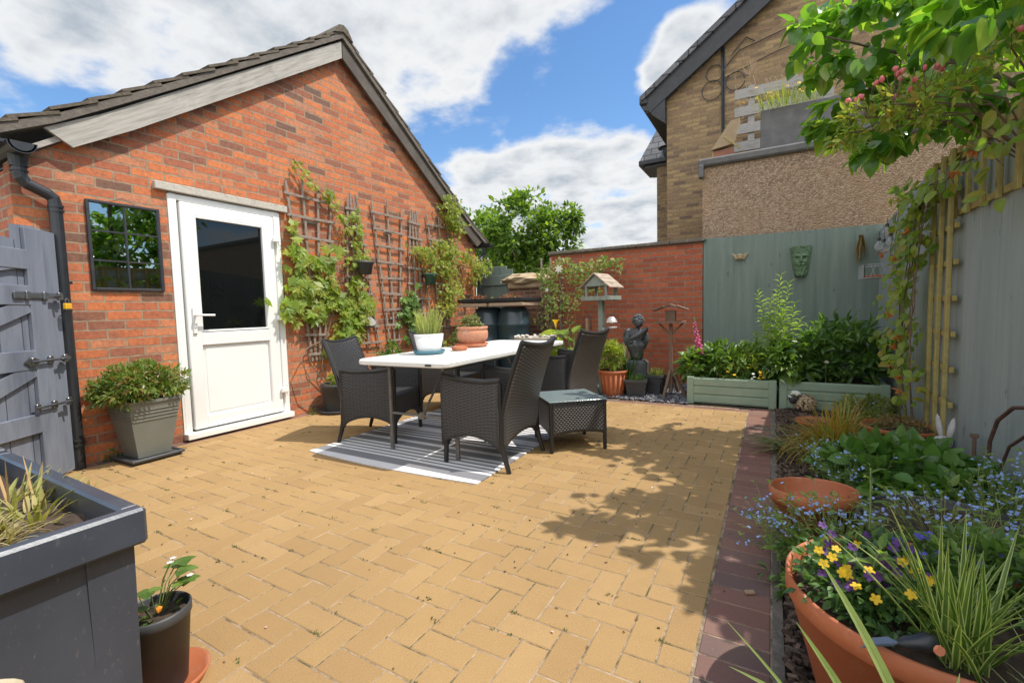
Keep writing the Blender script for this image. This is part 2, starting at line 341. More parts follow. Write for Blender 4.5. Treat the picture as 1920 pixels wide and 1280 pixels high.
def mk_joint():
    s = NT('joint_sand'); c = s.ramp(s.noise(7, 8, .8), [(.40, (.40, .31, .22)), (.50, (.26, .19, .12)), (.58, (.10, .085, .045)), (.66, (.07, .08, .03))]); s.base(c, .95); s.bump(s.noise(200, 3), .5, .004); return s.m
M_joint = mk_joint()
M_soil = pm('dark_soil', (.035, .022, .015), (.09, .06, .04), 40, .95, .8, 90)
M_ground = pm('earth', (.10, .08, .05), (.16, .13, .08), 3, .95, .4, 30)
M_wood_grey = pm('weathered_wood', (.24, .22, .20), (.38, .36, .33), 5, .8, .5, 30, stretch=(1, .5, 9), c3=(.17, .15, .13))
M_barge = pm('weathered_bargeboard', (.30, .28, .25), (.42, .39, .35), 3, .8, .5, 30, stretch=(1, 1.2, 14), c3=(.20, .17, .15))
M_lattice = pm('weathered_lattice_wood', (.19, .145, .115), (.27, .22, .18), 14, .85, .4, 60, c3=(.12, .09, .07))
def mk_barge(ang, a, b, c_):
    s = NT('weathered_bargeboard'); m1 = s.n('ShaderNodeMapping'); m1.inputs['Rotation'].default_value = (ang, 0, 0); s.l(s.co(), m1.inputs[0]); m2 = s.n('ShaderNodeMapping'); m2.inputs['Scale'].default_value = (1, 1.0, 16); s.l(m1.outputs[0], m2.inputs[0])
    c = s.ramp(s.noise(4, 7, .65, m2.outputs[0]), [(.3, a), (.5, b), (.72, c_)]); c = s.mix(s.rng(s.noise(3, 5, .7), .55, .75, 0, .45), c, tuple(x * .45 for x in a)); s.base(c, .85); s.bump(s.noise(12, 5, .7, m2.outputs[0]), .5, .004); return s.m
M_tile = pm('mossy_roof_tile', (.07, .055, .04), (.13, .105, .08), 16, .95, 1.0, 40, c3=(.055, .055, .025))
M_slate = brickm('slate_roof', (0, 2), .28, .16, .01, [(0, (.10, .10, .11)), (1, (.18, .18, .19))], (.04, .04, .04), msize=.02)
M_white = pm('white_upvc', (.80, .80, .78), (.77, .77, .75), 2, .28)
M_blackpl = pm('black_plastic_pipe', (.018, .02, .024), (.026, .028, .032), 10, .38)
M_blackpaint = pm('black_painted_timber', (.02, .022, .026), (.035, .036, .04), 10, .5, .2, 30)
M_conc = pm('concrete', (.42, .38, .32), (.50, .46, .40), 20, .9, .5, 90, c3=(.30, .27, .23))
M_coping = pm('weathered_coping', (.20, .165, .13), (.13, .11, .085), 16, .9, .6, 60, c3=(.27, .24, .2))
M_glassblk = glassm('dark_door_glass', (.004, .005, .005), .015, True)
M_steel = pm('dull_steel', (.30, .30, .31), (.22, .22, .23), 20, .35, metal=.9)
M_gate = pm('grey_painted_timber', (.135, .155, .195), (.18, .20, .245), 6, .75, .5, 30, stretch=(1, 1, .15), c3=(.095, .11, .145))
M_fgreen = None
def mk_fence(name, a, b, dark):
    s = NT(name); mp = s.n('ShaderNodeMapping'); mp.inputs['Scale'].default_value = (1, 1, .07); s.l(s.co(), mp.inputs[0])
    c = s.ramp(s.noise(16, 5, .6, mp.outputs[0]), [(.32, a), (.68, b)])
    c = s.mix(s.rng(s.noise(45, 3, .6, mp.outputs[0]), .6, .75, 0, .35), c, tuple(min(1, x * 1.35) for x in b))
    mp2 = s.n('ShaderNodeMapping'); mp2.inputs['Scale'].default_value = (1, 1, .45); s.l(s.co(), mp2.inputs[0])
    c = s.mix(s.rng(s.noise(22, 2, .4, mp2.outputs[0]), .70, .76, 0, .6), c, dark)
    s.base(c, .75, 0, .3); s.bump(s.noise(60, 4, .6, mp.outputs[0]), .3, .004); return s.m
M_fgreen = mk_fence('sage_green_panel', (.15, .195, .17), (.21, .25, .22), (.08, .11, .09))
M_fgrey = mk_fence('pale_sage_panel', (.31, .355, .335), (.37, .41, .385), (.14, .16, .14))
M_bed = pm('sage_painted_bed', (.22, .30, .215), (.27, .35, .26), 8, .45, .15, 40)
M_tan = pm('treated_lattice_wood', (.33, .26, .085), (.42, .34, .12), 10, .75, .4, 50, c3=(.22, .18, .07))
def mk_pebble():
    s = NT('pebbledash_render'); v = s.n('ShaderNodeTexVoronoi'); v.inputs['Scale'].default_value = 72; s.l(s.co(), v.inputs['Vector'])
    sp = s.n('ShaderNodeSeparateColor'); s.l(v.outputs['Color'], sp.inputs[0])
    c = s.ramp(sp.outputs[0], [(0, (.18, .12, .08)), (.3, (.36, .25, .165)), (.7, (.46, .33, .23)), (1, (.62, .50, .38))])
    c = s.mix(s.rng(s.noise(1.5, 4), .4, .7, .15, .5), c, (.50, .31, .17)); s.base(c, .85)
    s.bump(s.M('MULTIPLY', v.outputs['Distance'], -1.0), 1.0, .02); return s.m
M_pebble = mk_pebble()
M_lead = pm('grey_render_slab', (.105, .10, .10), (.15, .145, .14), 9, .8, .3, 60)
# ------------------------------------------------------------------ ground
b = MB(); b.add([(-80, -60, -.035), (80, -60, -.035), (80, 140, -.035), (-80, 140, -.035)], [[0, 1, 2, 3]]); struct(b.build('ground', M_ground))
b = MB(); b.add([(-4.5, -2.4, -.0025), (.02, -2.4, -.0025), (.02, 5.02, -.0025), (-4.5, 5.02, -.0025)], [[0, 1, 2, 3]]); struct(b.build('patio_joints', M_joint))
def pavers(x0, x1, y0, y1, rects):
    b = MB(); V = []; n = 0; rs = np.random.RandomState(3)
    for (ax, ay, bx, by) in rects:
        ax, bx = max(ax, x0), min(bx, x1); ay, by = max(ay, y0), min(by, y1)
        if bx - ax < .012 or by - ay < .012: continue
        g = .0020; ax += g; ay += g; bx -= g; by -= g; e = .0032; z = rs.normal(0, .00025); t = rs.normal(0, .0003, 4)
        V += [(ax, ay, -.009), (bx, ay, -.009), (bx, by, -.009), (ax, by, -.009), (ax, ay, z - .003), (bx, ay, z - .003), (bx, by, z - .003), (ax, by, z - .003)]
        V += [(ax + e, ay + e, z + t[0]), (bx - e, ay + e, z + t[1]), (bx - e, by - e, z + t[2]), (ax + e, by - e, z + t[3])]; n += 1
    Q = []
    for k in range(n):
        o = k * 12
        for i in range(4):
            j = (i + 1) % 4; Q += [[o + i, o + j, o + 4 + j, o + 4 + i], [o + 4 + i, o + 4 + j, o + 8 + j, o + 8 + i]]
        Q.append([o + 8, o + 9, o + 10, o + 11])
    return b.add(V, [np.array(Q)])
a = .097; rects = []
for i in range(-48, 3):
    for j in range(-27, 53):
        k = (i - j) % 4; x = i * a + .009; y = j * a + .02
        if k == 0: rects.append((x, y, x + 2 * a, y + a))
        if k == 3: rects.append((x, y, x + a, y + 2 * a))
struct(pavers(-4.18, -.185, -2.4, 4.87, rects).build('patio', M_paver))
rects = [(-.18, -2.4 + a * k, .012, -2.4 + a * (k + 1)) for k in range(77)] + [(-4.28, -2.4 + 2 * a * k, -4.185, -2.4 + 2 * a * (k + 1)) for k in range(38)] + [(-4.18 + 2 * a * k, 4.875, -4.18 + 2 * a * (k + 1), 4.975) for k in range(21)]
struct(pavers(-4.3, .012, -2.4, 5.06, rects).build('patio_border', M_plum))
b = MB(); b.box((.03, 1.3, -.01), (.03, 7.4, .03)); struct(b.build('border_haunch', M_coping))
# bark bed, soil surface, slate bed
def grid_sheet(name, x0, x1, y0, y1, nx, ny, z, amp, mat, fr=3):
    b = MB(); V = []
    for j in range(ny + 1):
        for i in range(nx + 1):
            x = x0 + (x1 - x0) * i / nx; y = y0 + (y1 - y0) * j / ny; e = min(i, nx - i, j, ny - j) > 0
            V.append((x, y, z + (amp * mnoise.noise(Vector((x * fr, y * fr, 3))) if e else -.01)))
    F = [[j * (nx + 1) + i, j * (nx + 1) + i + 1, (j + 1) * (nx + 1) + i + 1, (j + 1) * (nx + 1) + i] for j in range(ny) for i in range(nx)]
    return b.add(V, [np.array(F)]).build(name, mat, smooth=True)
struct(grid_sheet('border_soil', .045, 1.06, -1.5, 5.1, 20, 120, .0, .012, M_soil))
struct(grid_sheet('slate_bed_base', -4.26, 1.0, 5.0, 6.5, 80, 24, .0, .01, M_soil))
def chips(name, label, n, region, size, mat, z, zj, flat=.35, seed=1):
    rs = np.random.RandomState(seed); b = MB()
    T = np.array([(-.5, -.5, -.5), (.5, -.4, -.5), (.4, .5, -.5), (-.5, .4, -.5), (-.4, -.4, .5), (.4, -.5, .5), (.5, .4, .5), (-.4, .5, .5)])
    F = np.array([[3, 2, 1, 0], [4, 5, 6, 7], [0, 1, 5, 4], [1, 2, 6, 5], [2, 3, 7, 6], [3, 0, 4, 7]])
    x = rs.uniform(region[0], region[1], n); y = rs.uniform(region[2], region[3], n); V = []
    sc = np.stack([rs.uniform(.6, 1.5, n) * size[0], rs.uniform(.5, 1.3, n) * size[1], rs.uniform(.6, 1.2, n) * size[0] * flat], 1)
    P = T[None] * (1 + rs.uniform(-.25, .25, (n, 8, 1))) * sc[:, None, :]
    for i in range(n):
        m = np.array(Matrix.Rotation(rs.uniform(0, 6.28), 3, 'Z') @ Matrix.Rotation(rs.normal(0, .35), 3, 'X') @ Matrix.Rotation(rs.normal(0, .35), 3, 'Y'))
        V.append(P[i] @ m.T + (x[i], y[i], z + abs(rs.normal(0, zj))))
    V = np.concatenate(V); FF = (F[None] + (np.arange(n) * 8)[:, None, None]).reshape(-1, 4); b.add(V, [FF])
    o = b.build(name, mat); o['kind'] = 'stuff'; o['label'] = label; return o
def islandm(name, cols, rough=.8, spec=.4):
    s = NT(name); g = s.n('ShaderNodeNewGeometry'); c = s.ramp(g.outputs['Random Per Island'], [(i / (len(cols) - 1), q) for i, q in enumerate(cols)])
    c = s.mix(.3, c, s.ramp(s.noise(90, 3), [(.3, (.3, .3, .3)), (.7, (1, 1, 1))]), 'MULTIPLY'); s.base(c, rough, 0, spec); return s.m
M_slatechip = islandm('slate_chip', [(.06, .065, .08), (.12, .125, .15), (.17, .17, .20), (.24, .23, .24), (.10, .10, .12)], .6)
M_bark = islandm('bark_chip', [(.03, .02, .014), (.07, .045, .03), (.12, .08, .055), (.20, .14, .10), (.05, .035, .03)], .85)
chips('slate_chippings', 'blue grey slate chippings in front of the far brick wall', 5200, (-3.3, -.75, 4.99, 6.28), (.032, .022), M_slatechip, .012, .006, .3, 2)
chips('slate_chippings_spill', 'slate chippings under the plants along the shed end', 900, (-4.2, -3.3, 5.0, 6.28), (.035, .025), M_slatechip, .012, .006, .3, 3)['label'] = 'slate chippings beside the water butts'
chips('bark_mulch', 'dark bark mulch along the paving edge', 7000, (.05, .42, .4, 5.05), (.03, .010), M_bark, .012, .006, .35, 4)
chips('bark_mulch_far', 'dark bark mulch below the fence', 3000, (.42, .98, .4, 5.05), (.035, .012), M_bark, .012, .006, .35, 5)
# moss tufts and crumbs in the joints
rs = np.random.RandomState(21); b = MB()
for k in range(340):
    x = -4.1 + 3.9 * rs.rand(); y = -.3 + 5.1 * rs.rand() ** .8
    i = round((x + .01) / a); j = round((y - .02) / a)
    if rs.rand() < .5: x = i * a + .009
    else: y = j * a + .02
    n = rs.randint(4, 16); P = np.stack([rs.normal(x, .012, n), rs.normal(y, .004, n), np.full(n, .0)], 1); D = np.stack([rs.normal(0, .6, n), rs.normal(0, .6, n), np.ones(n) * .8], 1)
    b.leaves(P, D, rs.uniform(.004, .011, n), rs.uniform(.003, .006, n), 'lance', rng=rs)
M_moss = leafm('joint_moss', [(.05, .07, .015), (.12, .15, .03), (.10, .09, .03)], .8, .1)
o = b.build('joint_moss', M_moss); o['kind'] = 'stuff'; o['label'] = 'moss and tiny weeds in the paving joints'
chips('patio_crumbs', 'specks of bark and dry leaf on the patio', 260, (-3.2, .0, .3, 4.8), (.008, .004), M_bark, .003, .001, .4, 6)
# ------------------------------------------------------------------ brick shed
XW = -4.27
shed = thing('brick_shed', 'red brick gabled outbuilding with mossy tiled roof and white door', 'outbuilding', (XW, 3.65, 0))
def S(b, name, mat, parent=shed, **k): # world-coordinate geometry into the shed's frame
    b.V = [v - np.array((XW, 3.65, 0)) for v in b.V]; return b.build(name, mat, parent, **k)
roofline = lambda y: 3.97 - .713 * abs(y - 3.66)
b = MB(); Dy0, Dy1, Dz = 1.885, 2.835, 2.068; ya, yb = 1.0, 6.3
b.prism([(ya, -.03), (Dy0, -.03), (Dy0, roofline(Dy0)), (ya, roofline(ya))], 0, XW - .11, XW)
b.prism([(Dy1, -.03), (yb, -.03), (yb, roofline(yb)), (3.66, 3.97), (Dy1, roofline(Dy1))], 0, XW - .11, XW)
b.prism([(Dy0, Dz), (Dy1, Dz), (Dy1, roofline(Dy1)), (Dy0, roofline(Dy0))], 0, XW - .11, XW)
wall = S(b, 'wall', M_brick)
M_brickside = brickm('red_brick_side', (0, 2), .222, .069, .01, [(0, (.12, .07, .05)), (.24, (.33, .10, .05)), (.55, (.43, .125, .055)), (1, (.50, .15, .065))], (.40, .32, .23), msize=.018)
b = MB(); b.box((XW - 2.56, ya + .055, 1.0), (4.9, .11, 2.06)); b.box((XW - 2.56, yb - .055, 1.0), (4.9, .11, 2.06)); b.box((XW - 5.0, 3.65, 1.0), (.11, 5.0, 2.06)); S(b, 'side_wall', M_brickside)
b = MB(); b.box((XW + .004, 2.35, 2.098), (.08, 1.13, .062), bev=.004); S(b, 'lintel', M_conc)
# roof: courses of tiles
b = MB(); ridge = (3.66, 4.165)
prof = [(0, 0), (.42, -.30), (.84, -.60), (1.26, -.90), (1.68, -1.20), (2.10, -1.495), (2.45, -1.735), (2.86, -1.965)]
for sgn in (-1, 1):
    pts = []; 
    for k in range(15):
        t = k / 14 * 2.86; z = np.interp(t, [p[0] for p in prof], [p[1] for p in prof]); pts.append((t, z))
    for k in range(14):
        (t0, z0), (t1, z1) = pts[k], pts[k + 1]; dx, dz = t1 - t0, z1 - z0; Ln = math.hypot(dx, dz); nx, nz = -dz / Ln, dx / Ln
        lift = .026
        q0 = (t0 - dx * .12, z0 - dz * .12); q1 = (t1 + dx * .05, z1 + dz * .05)
        poly = [(q0[0], q0[1]), (q1[0] + nx * lift, q1[1] + nz * lift), (q1[0] + nx * (lift - .02), q1[1] + nz * (lift - .02)), (q0[0] - nx * .02, q0[1] - nz * .02)]
        poly = [(ridge[0] + sgn * p, ridge[1] + q) for p, q in poly]
        if sgn < 0: poly = poly[::-1]
        nseg = 24
        for m in range(nseg):
            xa = -4.15 - m * .21 - (0 if m else 0) + (nr.uniform(-.006, .006) if m == 0 else 0); jz = nr.uniform(-.004, .004)
            b.prism([(p, q + jz) for p, q in poly], 0, xa - .207, xa)
S(b, 'roof_tiles', M_tile)
b = MB()
for sgn in (-1, 1):
    up = [(t, z - .018) for t, z in prof]; lo = [(t, z - .075) for t, z in prof][::-1]
    poly = [(ridge[0] + sgn * p, ridge[1] + q) for p, q in up + lo]
    b.prism(poly if sgn > 0 else poly[::-1], 0, -9.2, -4.158)
S(b, 'roof_deck', pm('verge_mortar', (.17, .145, .12), (.11, .095, .08), 14, .95, .8, 60))
b = MB()
for m in range(12): b.prism([(3.66 - .13, 4.095), (3.66 - .06, 4.20), (3.66, 4.222), (3.66 + .06, 4.20), (3.66 + .13, 4.095), (3.66, 4.15)][::-1], 0, -4.14 - m * .42 - .415, -4.14 - m * .42)
S(b, 'ridge_tiles', M_tile)
b = MB()
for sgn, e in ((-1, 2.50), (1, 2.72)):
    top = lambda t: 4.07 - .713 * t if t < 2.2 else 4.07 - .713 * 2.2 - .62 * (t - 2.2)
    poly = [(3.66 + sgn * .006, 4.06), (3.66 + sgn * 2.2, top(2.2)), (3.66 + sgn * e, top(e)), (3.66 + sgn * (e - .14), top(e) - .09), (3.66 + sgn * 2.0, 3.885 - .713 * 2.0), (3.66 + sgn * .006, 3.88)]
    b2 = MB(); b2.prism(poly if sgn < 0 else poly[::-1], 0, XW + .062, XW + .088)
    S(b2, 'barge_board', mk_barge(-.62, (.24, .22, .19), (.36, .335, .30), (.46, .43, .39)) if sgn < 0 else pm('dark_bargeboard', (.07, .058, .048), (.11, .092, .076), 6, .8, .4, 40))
b = MB()
for sgn in (-1, 1):
    poly = [(3.66, 4.02), (3.66 + sgn * 2.6, 4.02 - .713 * 2.6), (3.66 + sgn * 2.6, 3.98 - .713 * 2.6), (3.66, 3.98)]
    b.prism(poly if sgn < 0 else poly[::-1], 0, XW + .001, XW + .062)
S(b, 'soffit', M_barge)
# gutters
for (y, e) in ((1.02, -1), (6.47, 1)):
    b = MB()
    prof2 = [(y + .065 * math.cos(t), 2.155 + .065 * math.sin(t)) for t in np.linspace(math.pi, 2 * math.pi, 9)] + [(y + .055 * math.cos(t), 2.155 + .055 * math.sin(t)) for t in np.linspace(2 * math.pi, math.pi, 9)]
    b.prism(prof2, 0, -9.0, -4.06)
    b.prism([(y + .07 * math.cos(t), 2.155 + .07 * math.sin(t)) for t in np.linspace(math.pi, 2 * math.pi, 9)], 0, -4.07, -4.06)
    b.box((-4.2, y, 2.165), (.1, .15, .02))
    S(b, 'gutter', M_blackpl)
b = MB(); r = .036
b.tube([(-4.20, 1.03, 2.10), (-4.20, 1.03, 1.99), (-4.20, 1.035, 1.965), (-4.20, 1.06, 1.93), (-4.20, 1.15, 1.885), (-4.20, 1.18, 1.86), (-4.20, 1.185, 1.82), (-4.205, 1.19, .0)], r, 14)
for z in (2.06, 2.03, 2.0): b.tube([(-4.20, 1.03, z), (-4.20, 1.03, z + .012)], r + .007, 14)
for z in (1.80, 1.77, .20, .165): b.tube([(-4.202, 1.187, z), (-4.202, 1.187, z + .016)], r + .006, 14)
b.tube([(-4.20, 1.03, 2.12), (-4.20, 1.03, 2.03)], [.055, .042], 14)
b.box((-4.24, 1.187, .18), (.06, .11, .02)); b.box((-4.24, 1.187, 1.3), (.06, .11, .02))
S(b, 'downpipe', M_blackpl, smooth=False)
b = MB(); b.tube([(-4.2, 6.47, 2.10), (-4.2, 6.47, 2.0), (-4.2, 6.33, 1.88), (-4.21, 6.32, 1.8), (-4.21, 6.32, 0)], r, 12); S(b, 'downpipe', M_blackpl)
# door
fr = MB(); xf = XW + .012
fr.box((xf - .03, Dy0 + .03, 1.06), (.06, .055, 2.0), bev=.006); fr.box((xf - .03, Dy1 - .03, 1.06), (.06, .055, 2.0), bev=.006); fr.box((xf - .032, 2.36, 2.033), (.06, .84, .05), bev=.005)
fr.box((xf + .012, 2.36, .045), (.11, .97, .05), bev=.005)
for yy, ww in ((Dy0 + .0, .014), (Dy1 - .0, .014)): fr.box((XW + .004, yy, 1.03), (.012, ww, 2.04))
dr = S(fr, 'door', M_white)
dl = MB(); xl = xf - .012; y0, y1, z0, z1 = 1.955, 2.765, .085, 2.0
def ring(b, x, ya, yb, za, zb, w, th, bev=.006):
    b.box((x, ya + w / 2, (za + zb) / 2), (th, w, zb - za), bev=bev); b.box((x, yb - w / 2, (za + zb) / 2), (th, w, zb - za), bev=bev)
    b.box((x - .0015, (ya + yb) / 2, za + w / 2), (th, yb - ya - 2 * w + .004, w), bev=bev); b.box((x - .0015, (ya + yb) / 2, zb - w / 2), (th, yb - ya - 2 * w + .004, w), bev=bev)
ring(dl, xl, y0, y1, z0, z1, .105, .055); dl.box((xl - .0015, 2.36, .855), (.055, y1 - y0 - .2, .11), bev=.006)
ring(dl, xl + .012, y0 + .10, y1 - .10, .915, z1 - .10, .018, .03, .004)
D2 = lambda b, n, m, **k: S(b, n, m, dr, **k)
D2(dl, 'door_leaf', M_white)
b = MB(); b.box((xl - .012, 2.36, .495), (.025, .62, .64)); b.box((xl - .004, 2.36, .495), (.02, .55, .57), bev=.01); D2(b, 'door_panel', M_white)
b = MB(); b.box((xl - .003, 2.36, 1.405), (.008, .6, 1.01)); D2(b, 'door_pane', M_glassblk)
b = MB(); b.box((xl + .036, 2.005, 1.015), (.014, .03, .22), bev=.006); b.tube([(xl + .04, 2.005, 1.06), (xl + .085, 2.005, 1.06), (xl + .09, 2.02, 1.06), (xl + .088, 2.14, 1.058)], .0095, 10); b.tube([(xl + .043, 2.005, .965), (xl + .05, 2.005, .965)], .009, 10)
D2(b, 'handle', M_white, smooth=False)
for z in (1.78, 1.02, .30):
    b = MB(); b.box((xl + .05, 2.775, z), (.035, .075, .05), bev=.008); b.tube([(xl + .055, 2.80, z - .05), (xl + .055, 2.80, z + .05)], .012, 8); D2(b, 'hinge', M_white)
# dim interior behind the glass
b = MB(); b.box((XW - .3, 2.36, 1.05), (.01, .94, 2.1)); S(b, 'interior_dark', pm('dark_interior', (.01, .01, .01), (.012, .012, .012), 3, .9))
# ------------------------------------------------------------------ far brick wall
fw_ = thing('garden_wall', 'orange brick garden wall with weathered coping beside the bin corner', 'wall', (-1.85, 6.36, 0))
def B(b, root, name, mat, parent=None, **k):
    b.V = [v - np.array(root.location) for v in b.V]; return b.build(name, mat, parent or root, **k)
b = MB(); b.box((-1.84, 6.36, .92), (2.14, .12, 1.86)); B(b, fw_, 'wall', M_brick2)
b = MB(); rs = np.random.RandomState(2)
for k in range(5): b.box((-2.71 + k * .44, 6.35, 1.872 + rs.uniform(-.002, .002)), (.436, .2, .045), bev=.008)
B(b, fw_, 'coping', M_coping)
sw = thing('low_wall', 'low old brick pier capped with rough sandstone behind the water butts', 'wall', (-3.4, 6.5, 0))
b = MB(); b.box((-3.3, 6.5, .7), (.78, .25, 1.42)); B(b, sw, 'wall', brickm('old_dark_brick', (0, 2), .215, .067, .01, [(0, (.16, .07, .05)), (.5, (.26, .10, .06)), (1, (.34, .15, .09))], (.3, .25, .18), msize=.018, dark=(.08, .06, .05)))
b = MB(); b.box((-3.38, 6.46, 1.44), (.6, .3, .12), bev=.02); b.blob((-3.4, 6.44, 1.52), (.42, .24, .10), 3, .18, 2.5, 4); B(b, sw, 'capstone', pm('buff_sandstone', (.50, .38, .24), (.38, .28, .17), 10, .9, .8, 40))
# grey board gate behind the butts
bg_ = thing('board_fence', 'short grey green board fence with a wide top rail between shed and wall', 'fence', (-4.15, 6.75, 0))
b = MB()
for k in range(6): b.box((-4.5 + k * .125, 6.75, .9 if k > 3 else .9), (.121, .02, 1.8 - (.12 if k > 4 else 0)), bev=.003)
B(b, bg_, 'board', M_fgreen)
b = MB(); b.box((-4.18, 6.725, 1.56), (.68, .035, .17), bev=.004); B(b, bg_, 'rail', M_fgreen)
# ------------------------------------------------------------------ back panels and right fence
bp = thing('panel_fence', 'tall sage green painted panels below the pebbledash wall', 'fence', (.1, 6.33, 0))
b = MB(); ztop = lambda x: 1.875 - .01 * x
for k in range(15):
    x0 = -.76 + k * .12; b.prism([(x0, -.02), (x0 + .1194, -.02), (x0 + .1194, ztop(x0)), (x0, ztop(x0))][::-1], 1, 6.30 + rs.uniform(0, .0015), 6.335)
B(b, bp, 'board', M_fgreen)
rf = thing('side_fence', 'long pale sage board fence on the right carrying a lattice top', 'fence', (1.03, 2.5, 0))
b = MB()
for k in range(58):
    y0 = -2.4 + k * .12
    if y0 > 4.46: break
    b.prism([(y0, -.02), (y0 + .1188, -.02), (y0 + .1188, 1.93), (y0, 1.93)], 0, 1.0 + rs.uniform(0, .0015), 1.03)
B(b, rf, 'board', M_fgrey)
b = MB()
for k in range(16):
    y0 = 4.47 + k * .12; zz = 2.0 - .105 * (y0 - 4.4); b.prism([(y0, -.02), (y0 + .1185, -.02), (y0 + .1185, zz - .012), (y0, zz)], 0, 1.012 + rs.uniform(0, .004), 1.045)
B(b, rf, 'board_far_run', M_fgrey)
# ------------------------------------------------------------------ pebbledash extension and house
ex = thing('flat_roof_extension', 'pebbledashed flat roofed extension above the green panels', 'building', (1.9, 6.9, 0))
b = MB(); b.prism([(-.79, -.02), (6, -.02), (6, 2.8), (-.79, 2.8)][::-1], 1, 6.42, 8.3); B(b, ex, 'wall', M_pebble)
b = MB(); b.box((2.58, 7.36, 2.85), (6.84, 2.0, .10), bev=.02); b.box((-.80, 6.38, 2.74), (.06, .09, .16), bev=.01); B(b, ex, 'roof_edge', M_lead)
hs = thing('brick_house', 'yellow stock brick house with black barge board and slate roof', 'house', (1.7, 8.5, 0))
b = MB(); hz = lambda x: 4.62 + .71 * (x + 1.63)
b.prism([(-1.63, 0), (5.3, 0), (5.3, hz(-1.63)), (1.83, hz(1.83)), (-1.63, hz(-1.63))][::-1], 1, 8.5, 8.75); B(b, hs, 'wall', M_stock)
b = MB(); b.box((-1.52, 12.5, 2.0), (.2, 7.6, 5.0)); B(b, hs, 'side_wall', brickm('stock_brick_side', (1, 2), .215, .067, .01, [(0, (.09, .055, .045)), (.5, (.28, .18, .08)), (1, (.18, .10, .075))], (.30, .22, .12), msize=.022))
b = MB()
for sgn in (-1, 1):
    f_ = lambda x: (1.83 + sgn * x)
    poly = [(f_(0), 7.46), (f_(3.88), 7.46 - .71 * 3.88), (f_(3.88), 7.36 - .71 * 3.88), (f_(0), 7.36)]
    b.prism(poly if sgn < 0 else poly[::-1], 1, 8.28, 17)
B(b, hs, 'roof', M_slate)
b = MB()
for sgn in (-1, 1):
    f_ = lambda x: (1.83 + sgn * x)
    poly = [(f_(0), 7.36), (f_(3.80), 7.36 - .71 * 3.80), (f_(3.72), 7.06 - .71 * 3.72), (f_(0), 6.96)]
    b.prism(poly if sgn < 0 else poly[::-1], 1, 8.33, 8.38)
    poly = [(f_(0), 7.355), (f_(3.80), 7.355 - .71 * 3.80), (f_(3.80), 7.20 - .71 * 3.80), (f_(0), 7.20)]
    b.prism(poly if sgn < 0 else poly[::-1], 1, 8.38, 8.499)
B(b, hs, 'barge_board', M_blackpaint)
b = MB(); b.box((-1.99, 12.8, 4.62), (.14, 9, .10), bev=.02); b.box((-1.80, 12.8, 4.46), (.34, 8.8, .03)); b.prism([(-2.03, 4.56), (-1.63, 4.22), (-1.63, 4.7), (-2.03, 4.7)][::-1], 1, 8.34, 8.49); B(b, hs, 'gutter', M_blackpaint)
cb_ = MB(); cb_.tube([(-.74, 8.48, 5.3), (-.745, 8.48, 4.9), (-.74, 8.48, 3.9)], .018, 6); cb_.tube([(-.715, 8.47, 5.25), (-.715, 8.47, 3.95)], .010, 6)
for cx, cz, rr in ((-.86, 4.86, .13), (-.9, 4.60, .155), (-.55, 4.66, .14)): cb_.tube([(cx + rr * math.cos(t), 8.47, cz + rr * math.sin(t)) for t in np.linspace(0, 6.1, 26)], .0065, 5)
cb_.tube([(-.72, 8.47, 4.9), (-.5, 8.47, 5.12), (-.3, 8.47, 5.16), (.9, 8.47, 5.42)], .008, 5); cb_.tube([(-.72, 8.47, 4.75), (.0, 8.47, 4.95), (.9, 8.47, 5.12)], .007, 5); cb_.tube([(-.6, 8.47, 5.1), (-.4, 8.47, 5.3), (-.28, 8.47, 5.2)], .009, 5)
B(cb_, hs, 'cable', M_blackpl)
# porch far behind
po = thing('porch', 'small slate roofed porch on the far flank of the brick house', 'porch', (-2.0, 11.2, 0))
b = MB(); b.box((-1.98, 11.3, 2.1), (.62, 1.0, 4.2)); B(b, po, 'wall', M_stock)
b = MB(); b.add([(-2.66, 10.7, 4.36), (-1.5, 10.7, 4.36), (-1.5, 11.4, 5.5), (-2.25, 11.4, 5.5), (-2.66, 11.9, 4.36), (-1.5, 11.9, 4.36)], [[0, 1, 2, 3], [0, 3, 4], [4, 3, 2, 5]]); B(b, po, 'roof', M_slate)
b = MB(); b.box((-2.10, 10.72, 4.31), (1.14, .09, .10), bev=.01); b.box((-2.64, 11.3, 4.31), (.09, 1.1, .10), bev=.01); b.box((-2.1, 11.2, 4.23), (.9, .9, .07)); B(b, po, 'gutter', M_blackpaint)
la = thing('wall_lantern', 'black wall lantern on the flank of the brick house', 'lantern', (-1.76, 9.2, 4.0))
b = MB(); b.lathe([(0, .13), (.05, .10), (.17, .06), (.17, .05), (0, .05)], seg=12); b.build('cap', M_blackpaint, la)
b = MB(); b.lathe([(.10, .05), (.09, -.05), (.05, -.16), (0, -.18)], seg=8); b.beam((.06, 0, .0), (.26, 0, .05), .02, .02); b.build('lamp_body', M_blackpaint, la)
